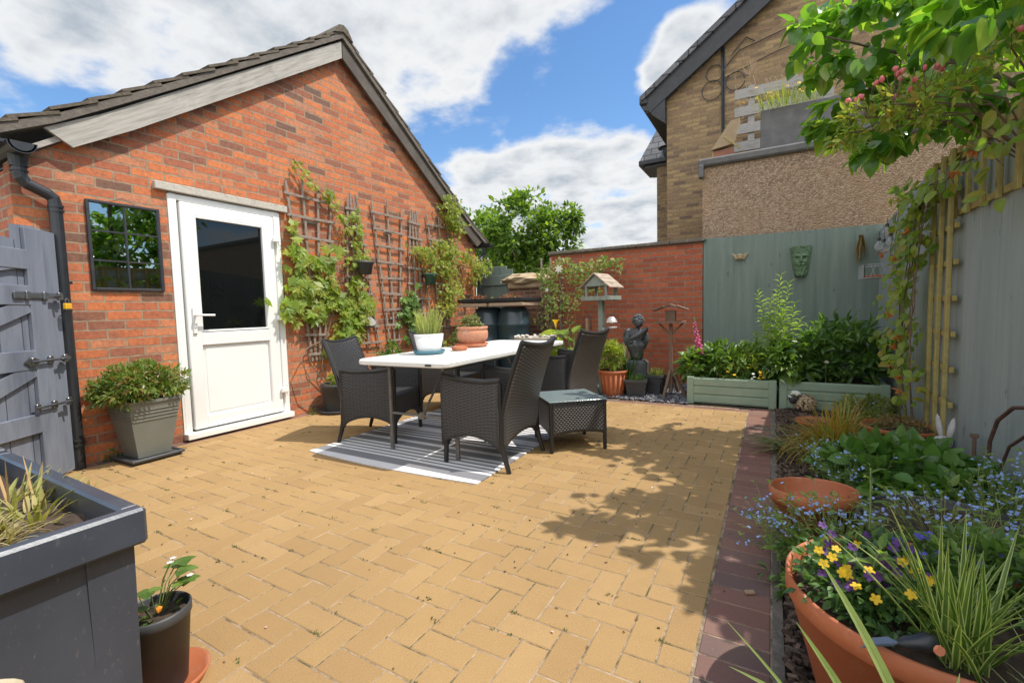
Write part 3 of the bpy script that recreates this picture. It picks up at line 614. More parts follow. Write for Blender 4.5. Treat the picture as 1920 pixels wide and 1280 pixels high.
# things on the flat roof
ps = thing('slatted_screen', 'grey weathered slatted timber screen standing on the flat roof', 'screen', (0, 8.0, 2.9))
for k, (z0, sl) in enumerate(((4.26, .0), (4.0, 0), (3.74, 0), (3.48, 0))):
    b = MB(); b.box((.1 if k == 0 else .1, 8.0, z0 - .02), (1.26, .022, .145), bev=.003); b.V = [v - np.array((0, 8.0, 2.9)) for v in b.V]; b.build('slat', M_wood_grey, ps)
b = MB(); 
for x in (-.3, .25, .66): b.box((x, 8.03, 3.65), (.09, .03, 1.4), bev=.003)
b.V = [v - np.array((0, 8.0, 2.9)) for v in b.V]; b.build('post', M_wood_grey, ps)
tr = thing('roof_trough', 'long grey slab sided trough of weeds on the flat roof', 'planter', (.5, 7.0, 2.9))
b = MB(); b.box((0.1, 0, .31), (1.5, .3, .62), bev=.01); b.build('trough_body', M_lead, tr)
tl = thing('broken_hutch', 'small broken hutch of brick scraps under a tilted stone slab on the flat roof', 'hutch', (-.62, 7.5, 2.9))
b = MB(); b.prism([(-.17, .40), (.12, .44), (.20, .78), (.08, .76)][::-1], 1, -.12, .02); b.build('slab', pm('buff_slab', (.42, .31, .19), (.34, .25, .15), 12, .9, .6, 50), tl)
b = MB(); b.box((-.02, -.02, .31), (.27, .12, .15)); b.build('brick', pm('dusty_brick', (.36, .16, .10), (.28, .12, .08), 20, .9, .4), tl)
b = MB(); b.box((-.01, -.03, .18), (.28, .1, .13)); b.build('board', M_wood_grey, tl)
b = MB(); b.beam((.15, -.06, 0), (.15, -.06, .3), .045, .03); b.beam((.0, -.12, .56), (.2, -.12, .36), .02, .02); b.tube([(-.15, -.08, .05), (-.15, -.08, .4)], .012, 6); b.build('post', M_tan, tl)
# ------------------------------------------------------------------ garden furniture
def weave(name, col, row=.012, stake=.03, rough=.42):
    s = NT(name); uv = s.n('ShaderNodeUVMap'); sp = s.n('ShaderNodeSeparateXYZ'); s.l(uv.outputs[0], sp.inputs[0]); u, v = sp.outputs[0], sp.outputs[1]
    r = s.M('DIVIDE', v, row); fl = s.M('FLOOR', r); ph = s.M('MULTIPLY', s.M('MODULO', fl, 2.0), math.pi)
    a = s.M('ABSOLUTE', s.M('SINE', s.M('MULTIPLY', r, math.pi)))
    w = s.M('SINE', s.M('ADD', s.M('MULTIPLY', u, math.pi / stake), ph))
    h = s.M('MULTIPLY', s.M('POWER', a, .5), s.M('ADD', .55, s.M('MULTIPLY', w, .45)))
    c = s.ramp(h, [(0, tuple(x * .35 for x in col)), (.35, col), (1, tuple(x * 1.35 for x in col))]); s.base(c, rough, 0, .5)
    s.bump(h, 1.0, .006); return s.m
M_wick = weave('black_wicker', (.048, .046, .046)); M_wickbig = weave('chunky_black_wicker', (.050, .046, .043), .016, .013)
def sheet(mb, fn, nu, nv, th, ulen, vlen):
    """closed woven panel: fn(u,v) -> Vector; u,v in 0..1"""
    P = [[Vector(fn(i / nu, j / nv)) for i in range(nu + 1)] for j in range(nv + 1)]; Q = []; UV = []
    for j in range(nv + 1):
        for i in range(nu + 1):
            du = P[j][min(i + 1, nu)] - P[j][max(i - 1, 0)]; dv = P[min(j + 1, nv)][i] - P[max(j - 1, 0)][i]; n = du.cross(dv).normalized() * th / 2
            Q.append((tuple(P[j][i] + n), tuple(P[j][i] - n))); UV.append((i / nu * ulen, j / nv * vlen))
    V = [q[0] for q in Q] + [q[1] for q in Q]; m = len(Q); w = nu + 1; F = []
    for j in range(nv):
        for i in range(nu):
            a_, b_, c_, d_ = j * w + i, j * w + i + 1, (j + 1) * w + i + 1, (j + 1) * w + i
            F += [[a_, b_, c_, d_], [m + d_, m + c_, m + b_, m + a_]]
    edge = [i for i in range(w)] + [j * w + nu for j in range(1, nv + 1)] + [nv * w + i for i in range(nu - 1, -1, -1)] + [j * w for j in range(nv - 1, 0, -1)]
    for k in range(len(edge)):
        a_, b_ = edge[k], edge[(k + 1) % len(edge)]; F.append([b_, a_, m + a_, m + b_])
    return mb.add(V, F, UV + UV)
def arch(u, lo, hi): return lo + (hi - lo) * math.sin(math.pi * min(1, max(0, u))) ** .6
def backx(z): return -.215 - .15 * max(0, (z - .36) / .47) ** 1.25
G_ch = 'wicker armchairs around the folding table'
def make_chair(label):
    t = thing('wicker_armchair', label, 'chair', (0, 0, 0), 0, G_ch)
    for sy in (-1, 1):
        def side(u, v):
            x = -.205 + u * .445; top = .575 + .018 * (2 * u - 1) ** 2 + .012 * u; bot = arch(u, .13, .215)
            return (x, sy * (.262 + .012 * math.sin(math.pi * v)), bot + (top - bot) * v)
        b = MB(); sheet(b, side, 16, 14, .028, .445, .45)
        b.tube([(-.215, sy * .266, .592), (-.1, sy * .268, .578), (.08, sy * .268, .584), (.235, sy * .262, .604)], .019, 8); b.tube([(.24, sy * .262, .6), (.24, sy * .265, .13)], .017, 8); b.tube([(-.21, sy * .264, .58), (-.208, sy * .262, .13)], .016, 8)
        b.build('arm_panel', M_wick, t, True, uv=True)
    def back(u, v):
        z = .13 + v * .70; z0 = arch(u, .13, .22); z = z0 + (.80 + .03 * abs(2 * u - 1) ** 2 - z0) * v; hw = .262 - .02 * v
        return (backx(z) - .045 * math.sin(math.pi * u) * (.3 + .7 * v), -hw + 2 * hw * u, z)
    b = MB(); sheet(b, back, 18, 24, .034, .52, .72)
    b.tube([back(i / 10, 1) for i in range(11)], .02, 8); b.tube([back(0, i / 12) for i in range(13)], .016, 8); b.tube([back(1, i / 12) for i in range(13)], .016, 8)
    b.build('backrest', M_wick, t, True, uv=True)
    b = MB(); sheet(b, lambda u, v: (.222, -.25 + .5 * u, arch(u, .13, .215) + (.355 - arch(u, .13, .215)) * v), 14, 8, .024, .5, .23); b.build('front_apron', M_wick, t, uv=True)
    b = MB(); sheet(b, lambda u, v: (-.22 + .455 * u, -.25 + .5 * v, .36 - .02 * math.sin(math.pi * u) * math.sin(math.pi * v)), 10, 10, .03, .455, .5); b.build('seat', M_wick, t, True, uv=True)
    for sx, sy in ((1, 1), (1, -1), (-1, 1), (-1, -1)):
        b = MB(); x0 = .228 if sx > 0 else -.21; x1 = .232 if sx > 0 else -.262
        b.tube([(x0, sy * .255, .20), (x0 + (x1 - x0) * .4, sy * .257, .1), (x1, sy * .26, .0)], [.02, .018, .015], 8); b.build('leg', M_wick, t, uv=True)
    return t
ch = make_chair('black wicker armchair nearest the camera, right of the white table')
ch.location = (-1.70, 2.68, 0); ch.rotation_euler = (0, 0, math.pi + .02)
dup(ch, (-2.87, 2.76, 0), R(19), 'black wicker armchair at the near left corner of the table, beside the dark round pot')
dup(ch, (-2.96, 3.87, 0), R(4), 'black wicker armchair at the far left of the table, mostly behind the grass pot')
dup(ch, (-1.80, 4.17, 0), math.pi - .2, 'black wicker armchair at the far right of the table, behind the glass topped footstool')
# footstool
ft = thing('footstool', 'square black wicker footstool with a glass top beside the near right chair', 'footstool', (-1.345, 3.2, 0), .735)
for k in range(4):
    m = Matrix.Rotation(k * math.pi / 2, 3, 'Z'); b = MB()
    sheet(b, lambda u, v: m @ Vector((-.205 + .41 * u, -.205, arch(u, .115, .145) + (.352 - arch(u, .115, .145)) * v)), 14, 10, .02, .41, .24)
    b.build('side_panel', M_wickbig, ft, True, uv=True)
    b = MB(); c0 = m @ Vector((-.205, -.205, 0)); b.tube([(c0.x, c0.y, 0), (c0.x, c0.y, .355)], .015, 8); b.build('leg', M_wick, ft, uv=True)
b = MB(); b.box((0, 0, .358), (.44, .44, .014), bev=.004); b.build('top_frame', M_blackpaint, ft)
M_tglass = NT('frosted_table_glass'); M_tglass.base((.20, .25, .25), .16, 0, .8); M_tglass.bump(M_tglass.noise(160, 3), .25, .002); M_tglass = M_tglass.m
b = MB(); b.box((0, 0, .372), (.445, .445, .007), bev=.002); b.build('glass_top', M_tglass, ft)
# folding table
tb = thing('folding_table', 'long white plastic folding table with tubular steel legs', 'table', (-2.2, 3.26, 0), R(1.5))
b = MB(); hw, hl, zt = .40, 1.02, .715
def rrect(hx, hy, r, n=6): return [(sx * (hx - r) + r * math.cos(a0 + math.pi / 2 * k / n), sy * (hy - r) + r * math.sin(a0 + math.pi / 2 * k / n)) for sx, sy, a0 in ((1, 1, 0), (-1, 1, math.pi / 2), (-1, -1, math.pi), (1, -1, 1.5 * math.pi)) for k in range(n + 1)]
lv = [(hw - .012, hl - .012, zt - .040), (hw - .002, hl - .002, zt - .034), (hw, hl, zt - .02), (hw - .005, hl - .005, zt - .018), (hw - .005, hl - .005, zt - .015), (hw, hl, zt - .012), (hw - .004, hl - .004, zt - .003), (hw - .012, hl - .012, zt)]
V = []; 
for hx, hy, z in lv: V += [(x, y, z) for x, y in rrect(hx, hy, .07)]
n = len(V) // len(lv); F = [[j * n + i, j * n + (i + 1) % n, (j + 1) * n + (i + 1) % n, (j + 1) * n + i] for j in range(len(lv) - 1) for i in range(n)]
b.add(V, F); b.add(V[-n:], [list(range(n))]); b.add(V[:n], [list(range(n))[::-1]]); 
M_tw = pm('white_table_plastic', (.78, .77, .74), (.74, .73, .70), 6, .38, .12, 90)
b.build('tabletop', M_tw, tb)
b = MB(); b.box((.26, -hl - .002, zt - .022), (.05, .006, .012), bev=.003); b.build('badge', M_blackpl, tb)
M_leg = pm('grey_tube_steel', (.16, .15, .14), (.22, .21, .19), 14, .4, metal=.6)
for sy in (-1, 1):
    y = sy * (hl - .24); f = MB()
    f.tube([(-.30, y, .29), (.30, y, .29)], .010, 8); f.tube([(-.30, y, zt - .05), (.30, y, zt - .05)], .013, 8)
    f.tube([(0, y, .29), (0, y - sy * .34, zt - .05)], .009, 8); f.box((0, y, .29), (.05, .03, .05), bev=.005); f.build('leg_brace', M_leg, tb)
    for sx in (-1, 1):
        b = MB(); b.tube([(sx * .30, y, zt - .045), (sx * .30, y, .10)], .0135, 10); b.tube([(sx * .30, y, .16), (sx * .30, y, .0)], .0165, 10); b.build('leg', M_leg, tb)
b = MB(); b.box((-.32, 0, zt - .05), (.02, 1.9, .03)); b.box((.32, 0, zt - .05), (.02, 1.9, .03)); b.build('side_rail', M_leg, tb)
# rug
s = NT('striped_rug'); sp = s.n('ShaderNodeSeparateXYZ'); s.l(s.co(), sp.inputs[0])
W_, G1, G2 = (.68, .68, .68), (.20, .20, .215), (.18, .18, .195)
seq = [(.055, 0), (.10, 1), (.028, 0), (.022, 1), (.028, 0), (.026, 1), (.03, 0), (.028, 1), (.032, 0), (.028, 1), (.034, 0), (.085, 1), (.05, 0), (.085, 1), (.035, 0), (.028, 1), (.03, 0), (.028, 1), (.03, 0), (.026, 1), (.06, 0)]
tot_ = sum(q[0] for q in seq); y_ = s.M('MODULO', s.M('ADD', s.M('MULTIPLY', s.M('SUBTRACT', s.noise(1.3, 1), .5), .012), sp.outputs[1]), tot_)
acc_ = None; p_ = 0
for q, g in seq:
    if g:
        k_ = s.M('MULTIPLY', s.M('GREATER_THAN', y_, p_), s.M('LESS_THAN', y_, p_ + q)); acc_ = k_ if acc_ is None else s.M('ADD', acc_, k_)
    p_ += q
c = s.mix(acc_, W_, G1); c = s.mix(s.rng(s.noise(5, 4), .5, .8, 0, .2), c, (.30, .28, .24)); s.base(c, .85); wv = s.n('ShaderNodeTexWave'); wv.inputs['Scale'].default_value = 60; s.l(s.co(), wv.inputs['Vector']); s.bump(wv.outputs['Fac'], .3, .002); M_rug = s.m
rug = MB(); V = []; nx, ny = 24, 28
for j in range(ny + 1):
    for i in range(nx + 1):
        u, v = i / nx, j / ny; x = 1.535 * u; y = 1.62 * v - .035 * math.sin(math.pi * u) * (1 - v) + .01 * u
        e = min(u, 1 - u, v, 1 - v); V.append((x - .02 * v, y, .006 + (.004 * max(0, mnoise.noise(Vector((u * 3, v * 3, 1)))) + .002)))
m = len(V); w = nx + 1; F = [[j * w + i, j * w + i + 1, (j + 1) * w + i + 1, (j + 1) * w + i] for j in range(ny) for i in range(nx)]
V2 = [(x, y, .001) for x, y, z in V]; edge = [i for i in range(w)] + [j * w + nx for j in range(1, ny + 1)] + [ny * w + i for i in range(nx - 1, -1, -1)] + [j * w for j in range(ny - 1, 0, -1)]
rug.add(V + V2, F + [[edge[(k + 1) % len(edge)], edge[k], m + edge[k], m + edge[(k + 1) % len(edge)]][::-1] for k in range(len(edge))])
tag(rug.build('rug', M_rug, None, False, (-3.05, 2.17, 0)), 'grey and white striped outdoor rug under the table', 'rug')
# ------------------------------------------------------------------ pots
def mk_terra():
    s = NT('terracotta_plastic'); c = s.ramp(s.noise(6, 5), [(.3, (.47, .145, .058)), (.7, (.40, .12, .048))])
    c = s.mix(s.rng(s.noise(11, 6, .7), .54, .74, 0, .55), c, (.58, .34, .24)); c = s.mix(s.rng(s.noise(4.2, 6, .75), .58, .72, 0, .5), c, (.20, .10, .06))
    s.base(c, .6); s.bump(s.noise(70, 4), .2, .004); return s.m
M_terra = mk_terra()
M_clay = pm('pale_terracotta', (.55, .26, .15), (.47, .20, .11), 12, .8, .3, 60, c3=(.60, .36, .25))
M_dpot = pm('charcoal_plastic', (.045, .047, .052), (.065, .067, .07), 8, .5, .1, 40)
M_gpot = pm('grey_olive_planter', (.155, .16, .135), (.185, .19, .165), 5, .38, .1, 50)
M_blue = pm('teal_saucer', (.05, .15, .20), (.07, .18, .23), 8, .4)
M_gpl = pm('green_plastic_pot', (.035, .10, .075), (.05, .12, .09), 8, .4)
def pot(name, label, cat, loc, rt, rb, h, mat, rim=.03, rimh=.04, soil=.03, soilmat=None, seg=40, wob=None, rz=0, sx=1, sy=1, group=None, tilt=None, th=.008):
    t = thing(name, label, cat, loc, rz, group); b = MB()
    b.lathe([(0, .004), (rb - .004, .0), (rb, .006), (rt - rim * .55, h - rimh), (rt - rim * .5, h - rimh), (rt, h - rimh + .004), (rt, h - .004), (rt - .004, h), (rt - th, h), (rt - th - .003, h - .006), (rt - th - rim * .2, h - rimh), (rt - rim - th, h - rimh - .01), (max(.01, rb - th), .02), (0, .02)], seg=seg, wob=wob, sx=sx, sy=sy)
    b.build('pot_body', mat, t, True)
    if soil is not None:
        k = h - rimh if soil > rimh else h; rr = rb + (rt - rim - rb) * (h - soil) / h; V = [(0, 0, h - soil + .012)]
        b = MB(); b.lathe([(0, h - soil + .012), (rr * .5, h - soil + .008), (rr - .004, h - soil)], seg=24, sx=sx, sy=sy, wob=lambda a, z, i: 1 + (.1 * mnoise.noise(Vector((a * 2, z, 4))) if i == 1 else 0)); b.build('soil', soilmat or M_soil, t, True)
    if tilt: t.rotation_euler = tilt
    return t
def saucer(label, loc, r, mat, h=.028, sx=1, sy=1, rz=0, cat='saucer', name='saucer'):
    b = MB(); b.lathe([(0, .0), (r * .86, 0), (r, h), (r - .006, h + .002), (r * .84, .008), (0, .008)], seg=40, sx=sx, sy=sy)
    o = b.build(name, mat, None, True, loc); o.rotation_euler = (0, 0, rz); return tag(o, label, cat)
# white pot with grass on the table, teal saucer
zt = .717
saucer('teal plastic saucer under the white pot on the table', (-2.29, 2.71, zt), .125, M_blue)
pot('plant_pot', 'white fluted pot of grass standing on the table in a teal saucer', 'pot', (-2.29, 2.71, zt + .009), .113, .085, .145, M_white, .006, .02, .015, wob=lambda a, z, i: 1 + (.018 * abs(math.sin(a * 8)) if 2 < i < 4 or i == 2 else 0))
saucer('terracotta coloured saucer under the carved bowl on the table', (-2.36, 3.38, zt), .155, M_terra, .03)
saucer('small empty terracotta saucer on the table between the two pots', (-2.23, 3.02, zt), .068, M_terra, .03)
t = thing('plant_pot', 'round bellied terracotta bowl with swag pattern on the table', 'pot', (-2.36, 3.40, zt + .009)); b = MB()
b.lathe([(0, 0), (.085, .0), (.10, .01), (.137, .07), (.143, .11), (.138, .135), (.128, .142), (.140, .152), (.143, .165), (.136, .172), (.120, .17), (.115, .14), (0, .14)], seg=64, wob=lambda a, z, i: 1 + (.022 * max(0, math.sin(a * 9 + z * 60)) if .05 < z < .13 and i < 6 else 0)); b.build('pot_body', M_clay, t, True)
b = MB(); b.lathe([(0, .16), (.118, .152)], seg=20); b.build('soil', M_soil, t)
# square grey planter by the door with tray
pl = thing('square_planter', 'tall square tapering grey planter by the white door', 'planter', (-4.055, 1.535, 0), R(3)); b = MB()
H_ = .455; q = [(.21, .035), (.33, H_ - .02), (.35, H_ - .02), (.35, H_), (.325, H_), (.31, H_ - .08), (.01, H_ - .08)]
V = []
for wd, z in q: V += [(sx * wd / 2, sy * wd / 2, z) for sx, sy in ((-1, -1), (1, -1), (1, 1), (-1, 1))]
b.add(V, [[j * 4 + i, j * 4 + (i + 1) % 4, (j + 1) * 4 + (i + 1) % 4, (j + 1) * 4 + i] for j in range(len(q) - 1) for i in range(4)] + [[3, 2, 1, 0]])
for k in range(4):
    z = .31 + k * .025; wd = .21 + (.12) * (z - .035) / (H_ - .055) + .004
    for sg in (1, -1): b.box((sg * wd / 2, 0, z), (.006, wd * .96, .007), bev=.002); b.box((0, sg * wd / 2, z), (wd * .96, .006, .007), bev=.002)
b.build('planter_body', M_gpot, pl)
b = MB(); b.box((0, 0, H_ - .06), (.31, .31, .02)); b.build('soil', M_soil, pl)
tr_ = MB(); tr_.frust((.29, .29), (.33, .33), .03); tr_.box((0, .16, .03), (.34, .02, .02), bev=.005); tr_.box((0, -.16, .03), (.34, .02, .02), bev=.005); tr_.box((.16, 0, .03), (.02, .31, .019), bev=.005); tr_.box((-.16, 0, .03), (.02, .31, .019), bev=.005)
o = tr_.build('planter_tray', M_dpot, None, False, (-4.055, 1.535, 0)); o.rotation_euler = (0, 0, R(3)); tag(o, 'square black drip tray under the grey planter', 'tray')
# dark round pot by trellis
saucer('dark saucer under the round charcoal pot by the shed wall', (-4.03, 3.24, 0), .20, M_dpot, .035)
pot('plant_pot', 'round ribbed charcoal pot holding the vine beside the shed wall', 'pot', (-4.03, 3.24, .009), .165, .13, .30, M_dpot, .012, .03, .02, wob=lambda a, z, i: 1)
# ------------------------------------------------------------------ black trough in the foreground
M_trough = NT('scuffed_black_trough'); c = M_trough.ramp(M_trough.noise(4, 5), [(.3, (.036, .044, .060)), (.7, (.055, .065, .085))]); mp = M_trough.n('ShaderNodeMapping'); mp.inputs['Scale'].default_value = (1, 2.5, 1); mp.inputs['Rotation'].default_value = (.6, 0, 0); M_trough.l(M_trough.co(), mp.inputs[0])
c = M_trough.mix(M_trough.rng(M_trough.noise(38, 5, .75, mp.outputs[0]), .60, .74, 0, .45), c, (.22, .20, .18)); M_trough.base(c, .34, 0, .5); M_trough.bump(M_trough.noise(120, 3), .12, .002); M_trough = M_trough.m
def trough(loc, lx, ly, label, group):
    t = thing('trough_planter', label, 'planter', loc, 0, group); b = MB(); rh = .088; z1 = .58
    for sx in (-1, 1): b.box((sx * (lx / 2 - .02), 0, z1 - rh / 2), (.04, ly, rh), bev=.007)
    for sy in (-1, 1): b.box((0, sy * (ly / 2 - .02), z1 - rh / 2), (lx - .078, .04, rh - .002), bev=.006)
    b.build('rim', M_trough, t)
    b = MB(); e = .03
    b.box((0, 0, .275), (lx - 2 * e - .03, ly - 2 * e - .03, .46)); 
    for sx in (-1, 1): b.box((sx * (lx / 2 - e - .012), 0, .28), (.014, ly - 2 * e - .05, .42), bev=.004)
    b.build('side_panel', M_trough, t)
    for sx in (-1, 1):
        for sy in (-1, 1):
            b = MB(); cx, cy = sx * (lx / 2 - .075), sy * (ly / 2 - .065)
            V = [(cx + ax * .045 * q + (sx * .0), cy + ay * (.045 if z > .1 else .04), z) for z, q in ((0, .8), (.492, 1)) for ax, ay in ((-1, -1), (1, -1), (1, 1), (-1, 1))]
            b.add(V, [[3, 2, 1, 0], [4, 5, 6, 7], [0, 1, 5, 4], [1, 2, 6, 5], [2, 3, 7, 6], [3, 0, 4, 7]]); b.build('corner_post', M_trough, t)
    b = MB(); V = []; nx, ny = 24, 12
    for j in range(ny + 1):
        for i in range(nx + 1):
            x = (i / nx - .5) * (lx - .07); y = (j / ny - .5) * (ly - .07); V.append((x, y, .515 + .02 * mnoise.noise(Vector((x * 14, y * 14, 2)))))
    b.add(V, [[j * (nx + 1) + i, j * (nx + 1) + i + 1, (j + 1) * (nx + 1) + i + 1, (j + 1) * (nx + 1) + i] for j in range(ny) for i in range(nx)]); b.build('soil', M_soil, t, True)
    return t
trough((-1.83, .255, 0), 1.04, .46, 'scuffed black plastic trough planter in the near left corner', 'black trough planters')
trough((-2.92, .26, 0), 1.04, .46, 'black plastic trough planter behind the near one, by the grey gate', 'black trough planters')
saucer('terracotta saucer under the little black pot beside the trough', (-1.475, .56, 0), .105, M_terra, .03)
pot('plant_pot', 'little black plastic pot with strawberry leaves beside the black trough', 'pot', (-1.475, .548, .008), .082, .062, .225, M_dpot, .008, .03, .025, th=.004)
pot('plant_pot', 'terracotta pot at the foot of the black trough', 'pot', (-1.22, .30, 0), .07, .05, .10, M_terra, .01, .02, .02)
# cream hose at the picture's left edge
b = MB(); M_cream = pm('cream_hose', (.55, .47, .32), (.48, .40, .27), 20, .5)
b.tube([(-1.24 + .0 * k, .205 - .03 * math.cos(k / 12 * math.pi * 1.6 - .6), .40 - .055 * k / 12 * 1.6) for k in range(13)], .012, 8)
hz_ = thing('garden_hose', 'cream hose end with a blue stripe hanging at the near trough', 'hose', (0, 0, 0)); b.build('hose', M_cream, hz_)
b = MB(); b.tube([(-1.228, .205 - .03 * math.cos(k / 12 * math.pi * 1.6 - .6), .40 - .055 * k / 12 * 1.6) for k in range(2, 11)], .0035, 6); b.build('stripe', pm('blue_stripe', (.04, .08, .35)), hz_)
# ------------------------------------------------------------------ gate on the left
gt = thing('garden_gate', 'grey painted ledged and braced garden gate standing open at the left edge', 'gate', (-4.17, 1.15, 0), math.atan2(-.80, .60))
b = MB(); hts = [1.63, 1.63, 1.55, 1.60, 1.64, 1.66, 1.66]
for k in range(7): b.prism([(.004 + k * .145, .02), (.142 + k * .145, .02), (.142 + k * .145, hts[k]), (.004 + k * .145, hts[k] + (.01 if k % 2 else -.01))][::-1], 1, -.012, .012)
b.build('board', M_gate, gt)
for z in (1.42, 1.20, .80, .40): b = MB(); b.box((.62, +.026, z), (.76, .026, .12), bev=.003); b.build('rail', M_gate, gt)
b = MB(); b.box((.19, +.026, .82), (.12, .025, 1.6), bev=.003); b.build('stile', M_gate, gt)
for za, zb in ((1.26, 1.42), (.46, .74), (.86, 1.14)): b = MB(); b.beam((.26, +.024, zb), (.98, +.024, za), .022, .09, up=(0, 0, 1)); b.build('brace', M_gate, gt)
for z, L0, kd in ((1.20, .36, 0), (.79, .30, 1), (.50, .28, 2)):
    b = MB()
    if kd == 0: b.beam((.02, +.046, z), (.36, +.046, z), .006, .035, bev=.002); b.beam((.30, +.05, z), (.37, +.05, z), .01, .042, bev=.004)
    else: b.tube([(.04, +.058, z), (.30, +.058, z)], .008, 8)
    for x in (.05, .16, .28): b.box((x, +.048, z), (.03, .02, .05), bev=.004)
    b.tube([(.08, .05, z), (.08, .085, z)], .008, 8)
    if kd == 1: b.prism([(.0, z), (.04, z + .03), (.08, z + .012), (.08, z - .012), (.04, z - .03)], 1, .044, .05); b.prism([(.34, z), (.30, z + .03), (.24, z + .012), (.24, z - .012), (.30, z - .03)], 1, .044, .05)
    b.build('bolt', M_steel, gt)
pk = thing('padlock', 'small yellow padlock hanging from the top bolt of the grey gate', 'padlock', (-4.17, 1.15, 0), math.atan2(-.80, .60))
b = MB(); b.box((.03, +.075, 1.135), (.05, .022, .04), bev=.004); b.build('lock_body', pm('yellow_lock', (.75, .42, .02), (.7, .38, .02), 5, .4), pk)
b = MB(); b.box((.03, +.075, 1.108), (.052, .023, .014), bev=.003); b.build('lock_base', M_blackpl, pk)
b = MB(); b.tube([(.015, +.075, 1.15), (.015, +.075, 1.175), (.03, +.075, 1.188), (.045, +.075, 1.175), (.045, +.075, 1.15)], .0035, 6); b.build('shackle', M_steel, pk)
# ------------------------------------------------------------------ mirror
mr_ = thing('wall_mirror', 'black framed six pane mirror hanging on the brick wall left of the door', 'mirror', (XW, 1.585, 1.58))
yy, zz, fz = .225, .325, .03; b = MB()
for sg in (-1, 1): b.box((.012, sg * (yy - .009), 0), (.024, .02, zz * 2), bev=.003); b.box((.0115, 0, sg * (zz - .009)), (.023, yy * 2 - .04, .02), bev=.003)
b.box((.012, 0, 0), (.014, .011, zz * 2 - .04)); 
for z in (-.107, .107): b.box((.0115, 0, z), (.013, yy * 2 - .04, .011))
b.build('frame', M_blackpaint, mr_)
mm = NT('mirror_glass'); mm.base((.33, .36, .35), .012, 1.0)
b = MB(); b.box((.006, 0, 0), (.004, yy * 2 - .03, zz * 2 - .03)); b.build('glass', mm.m, mr_)
b = MB(); b.tube([(.01, -.12, zz), (.004, 0, zz + .05), (.01, .12, zz)], .0015, 5); b.build('hanging_wire', M_steel, mr_)
# ------------------------------------------------------------------ lattices on the shed wall
G_tr = 'fan shaped timber lattices on the shed wall'
def lattice(y0, z0, y1, z1, w0, w1, nslat, nrail, label, y0c=None):
    """fan lattice in the wall plane: centre line from (y0,z0) bottom to (y1,z1) top, widths w0, w1"""
    t = thing('fan_lattice', label, 'trellis', (XW, y0, z0), 0, G_tr); h = z1 - z0
    for k in range(nslat):
        u = k / (nslat - 1) - .5; a_ = (.030, u * w0, 0); b_ = (.030, (y1 - y0) + u * w1, h + (.05 if k % 2 else 0)); b = MB(); b.beam(a_, b_, .011, .026, up=(0, 1, 0), bev=.002); b.build('slat', M_lattice, t)
    for k in range(nrail):
        v = (k + .35) / nrail; w = (w0 + (w1 - w0) * v) / 2 + .045; c_ = (y1 - y0) * v; z = h * v; dz = rnd.uniform(-.008, .008); b = MB(); b.beam((.042, c_ - w, z - dz), (.042, c_ + w, z + dz), .011, .028, up=(0, 0, 1), bev=.002); b.build('rail', M_lattice, t)
    b = MB(); b.beam((.012, 0 - .06, h * .2), (.012, .06, h * .2), .024, .03); b.beam((.012, (y1 - y0) * .8 - .06, h * .8), (.012, (y1 - y0) * .8 + .06, h * .8), .024, .03); b.build('batten', M_lattice, t)
    return t
lattice(3.19, .55, 3.20, 2.39, .14, .56, 4, 9, 'widest fan lattice, nearest the white door, covered in large vine leaves')
lattice(3.83, .62, 3.75, 2.38, .50, .12, 4, 9, 'narrow topped lattice behind the small black wall pot')
lattice(4.34, .62, 4.31, 2.40, .16, .52, 3, 9, 'fan lattice in the middle of the row, almost bare of leaves')
lattice(4.86, .75, 4.79, 2.38, .50, .12, 4, 8, 'narrow topped lattice behind the green wall pot')
lattice(5.40, .75, 5.33, 2.42, .16, .52, 3, 8, 'far lattice of the row, hidden under yellow green creeper')
def wallpot(loc, mat, label):
    t = thing('wall_pot', label, 'pot', loc); b = MB(); b.lathe([(0, 0), (.075, 0), (.10, .12), (.118, .125), (.118, .145), (.108, .145), (.095, .11), (0, .11)], seg=28, sx=.8); b.build('pot_body', mat, t, True)
    b = MB(); b.box((-.12, 0, .13), (.07, .03, .02)); b.build('hook', M_blackpl, t); return t
wallpot((-4.13, 3.80, 1.50), M_dpot, 'small black pot hooked on the second lattice')
wallpot((-4.13, 4.97, 1.43), M_gpl, 'small green pot hooked on the fourth lattice')
b = MB(); b.lathe([(0, .012), (.9, .010), (1, 0), (.9, -.010), (0, -.012)], seg=20, sx=.14, sy=.065); o = b.build('wooden_plaque', M_wood_grey, None, False, (-4.205, 3.87, .955)); o.rotation_euler = (R(12), 0, R(90)); 
o.rotation_euler = (R(78), R(14), R(90)); tag(o, 'oval weathered wooden plaque hung low on the second lattice', 'plaque')
# ------------------------------------------------------------------ plant helpers
G1 = [(.05, .11, .02), (.09, .17, .03), (.14, .24, .05), (.20, .30, .06)]
L_mid = leafm('leaf_mid_green', G1)
L_dark = leafm('leaf_dark_green', [(.04, .09, .025), (.06, .13, .035), (.09, .18, .05), (.14, .24, .06)], .35)
L_lime = leafm('leaf_lime', [(.16, .22, .03), (.26, .32, .05), (.34, .36, .07), (.22, .28, .04)], .5, .45)
L_vine = leafm('leaf_vine', [(.16, .24, .03), (.24, .33, .045), (.33, .40, .07), (.30, .26, .05)], .45, .5)
L_creep = leafm('leaf_creeper', [(.16, .24, .03), (.26, .34, .05), (.38, .40, .07), (.34, .30, .07)], .5, .5)
L_grass = leafm('leaf_grass', [(.12, .20, .03), (.22, .30, .06), (.38, .36, .12), (.10, .16, .03)], .5, .4)
L_straw = leafm('leaf_straw', [(.42, .34, .16), (.30, .28, .08), (.50, .42, .25), (.24, .15, .06)], .7, .3)
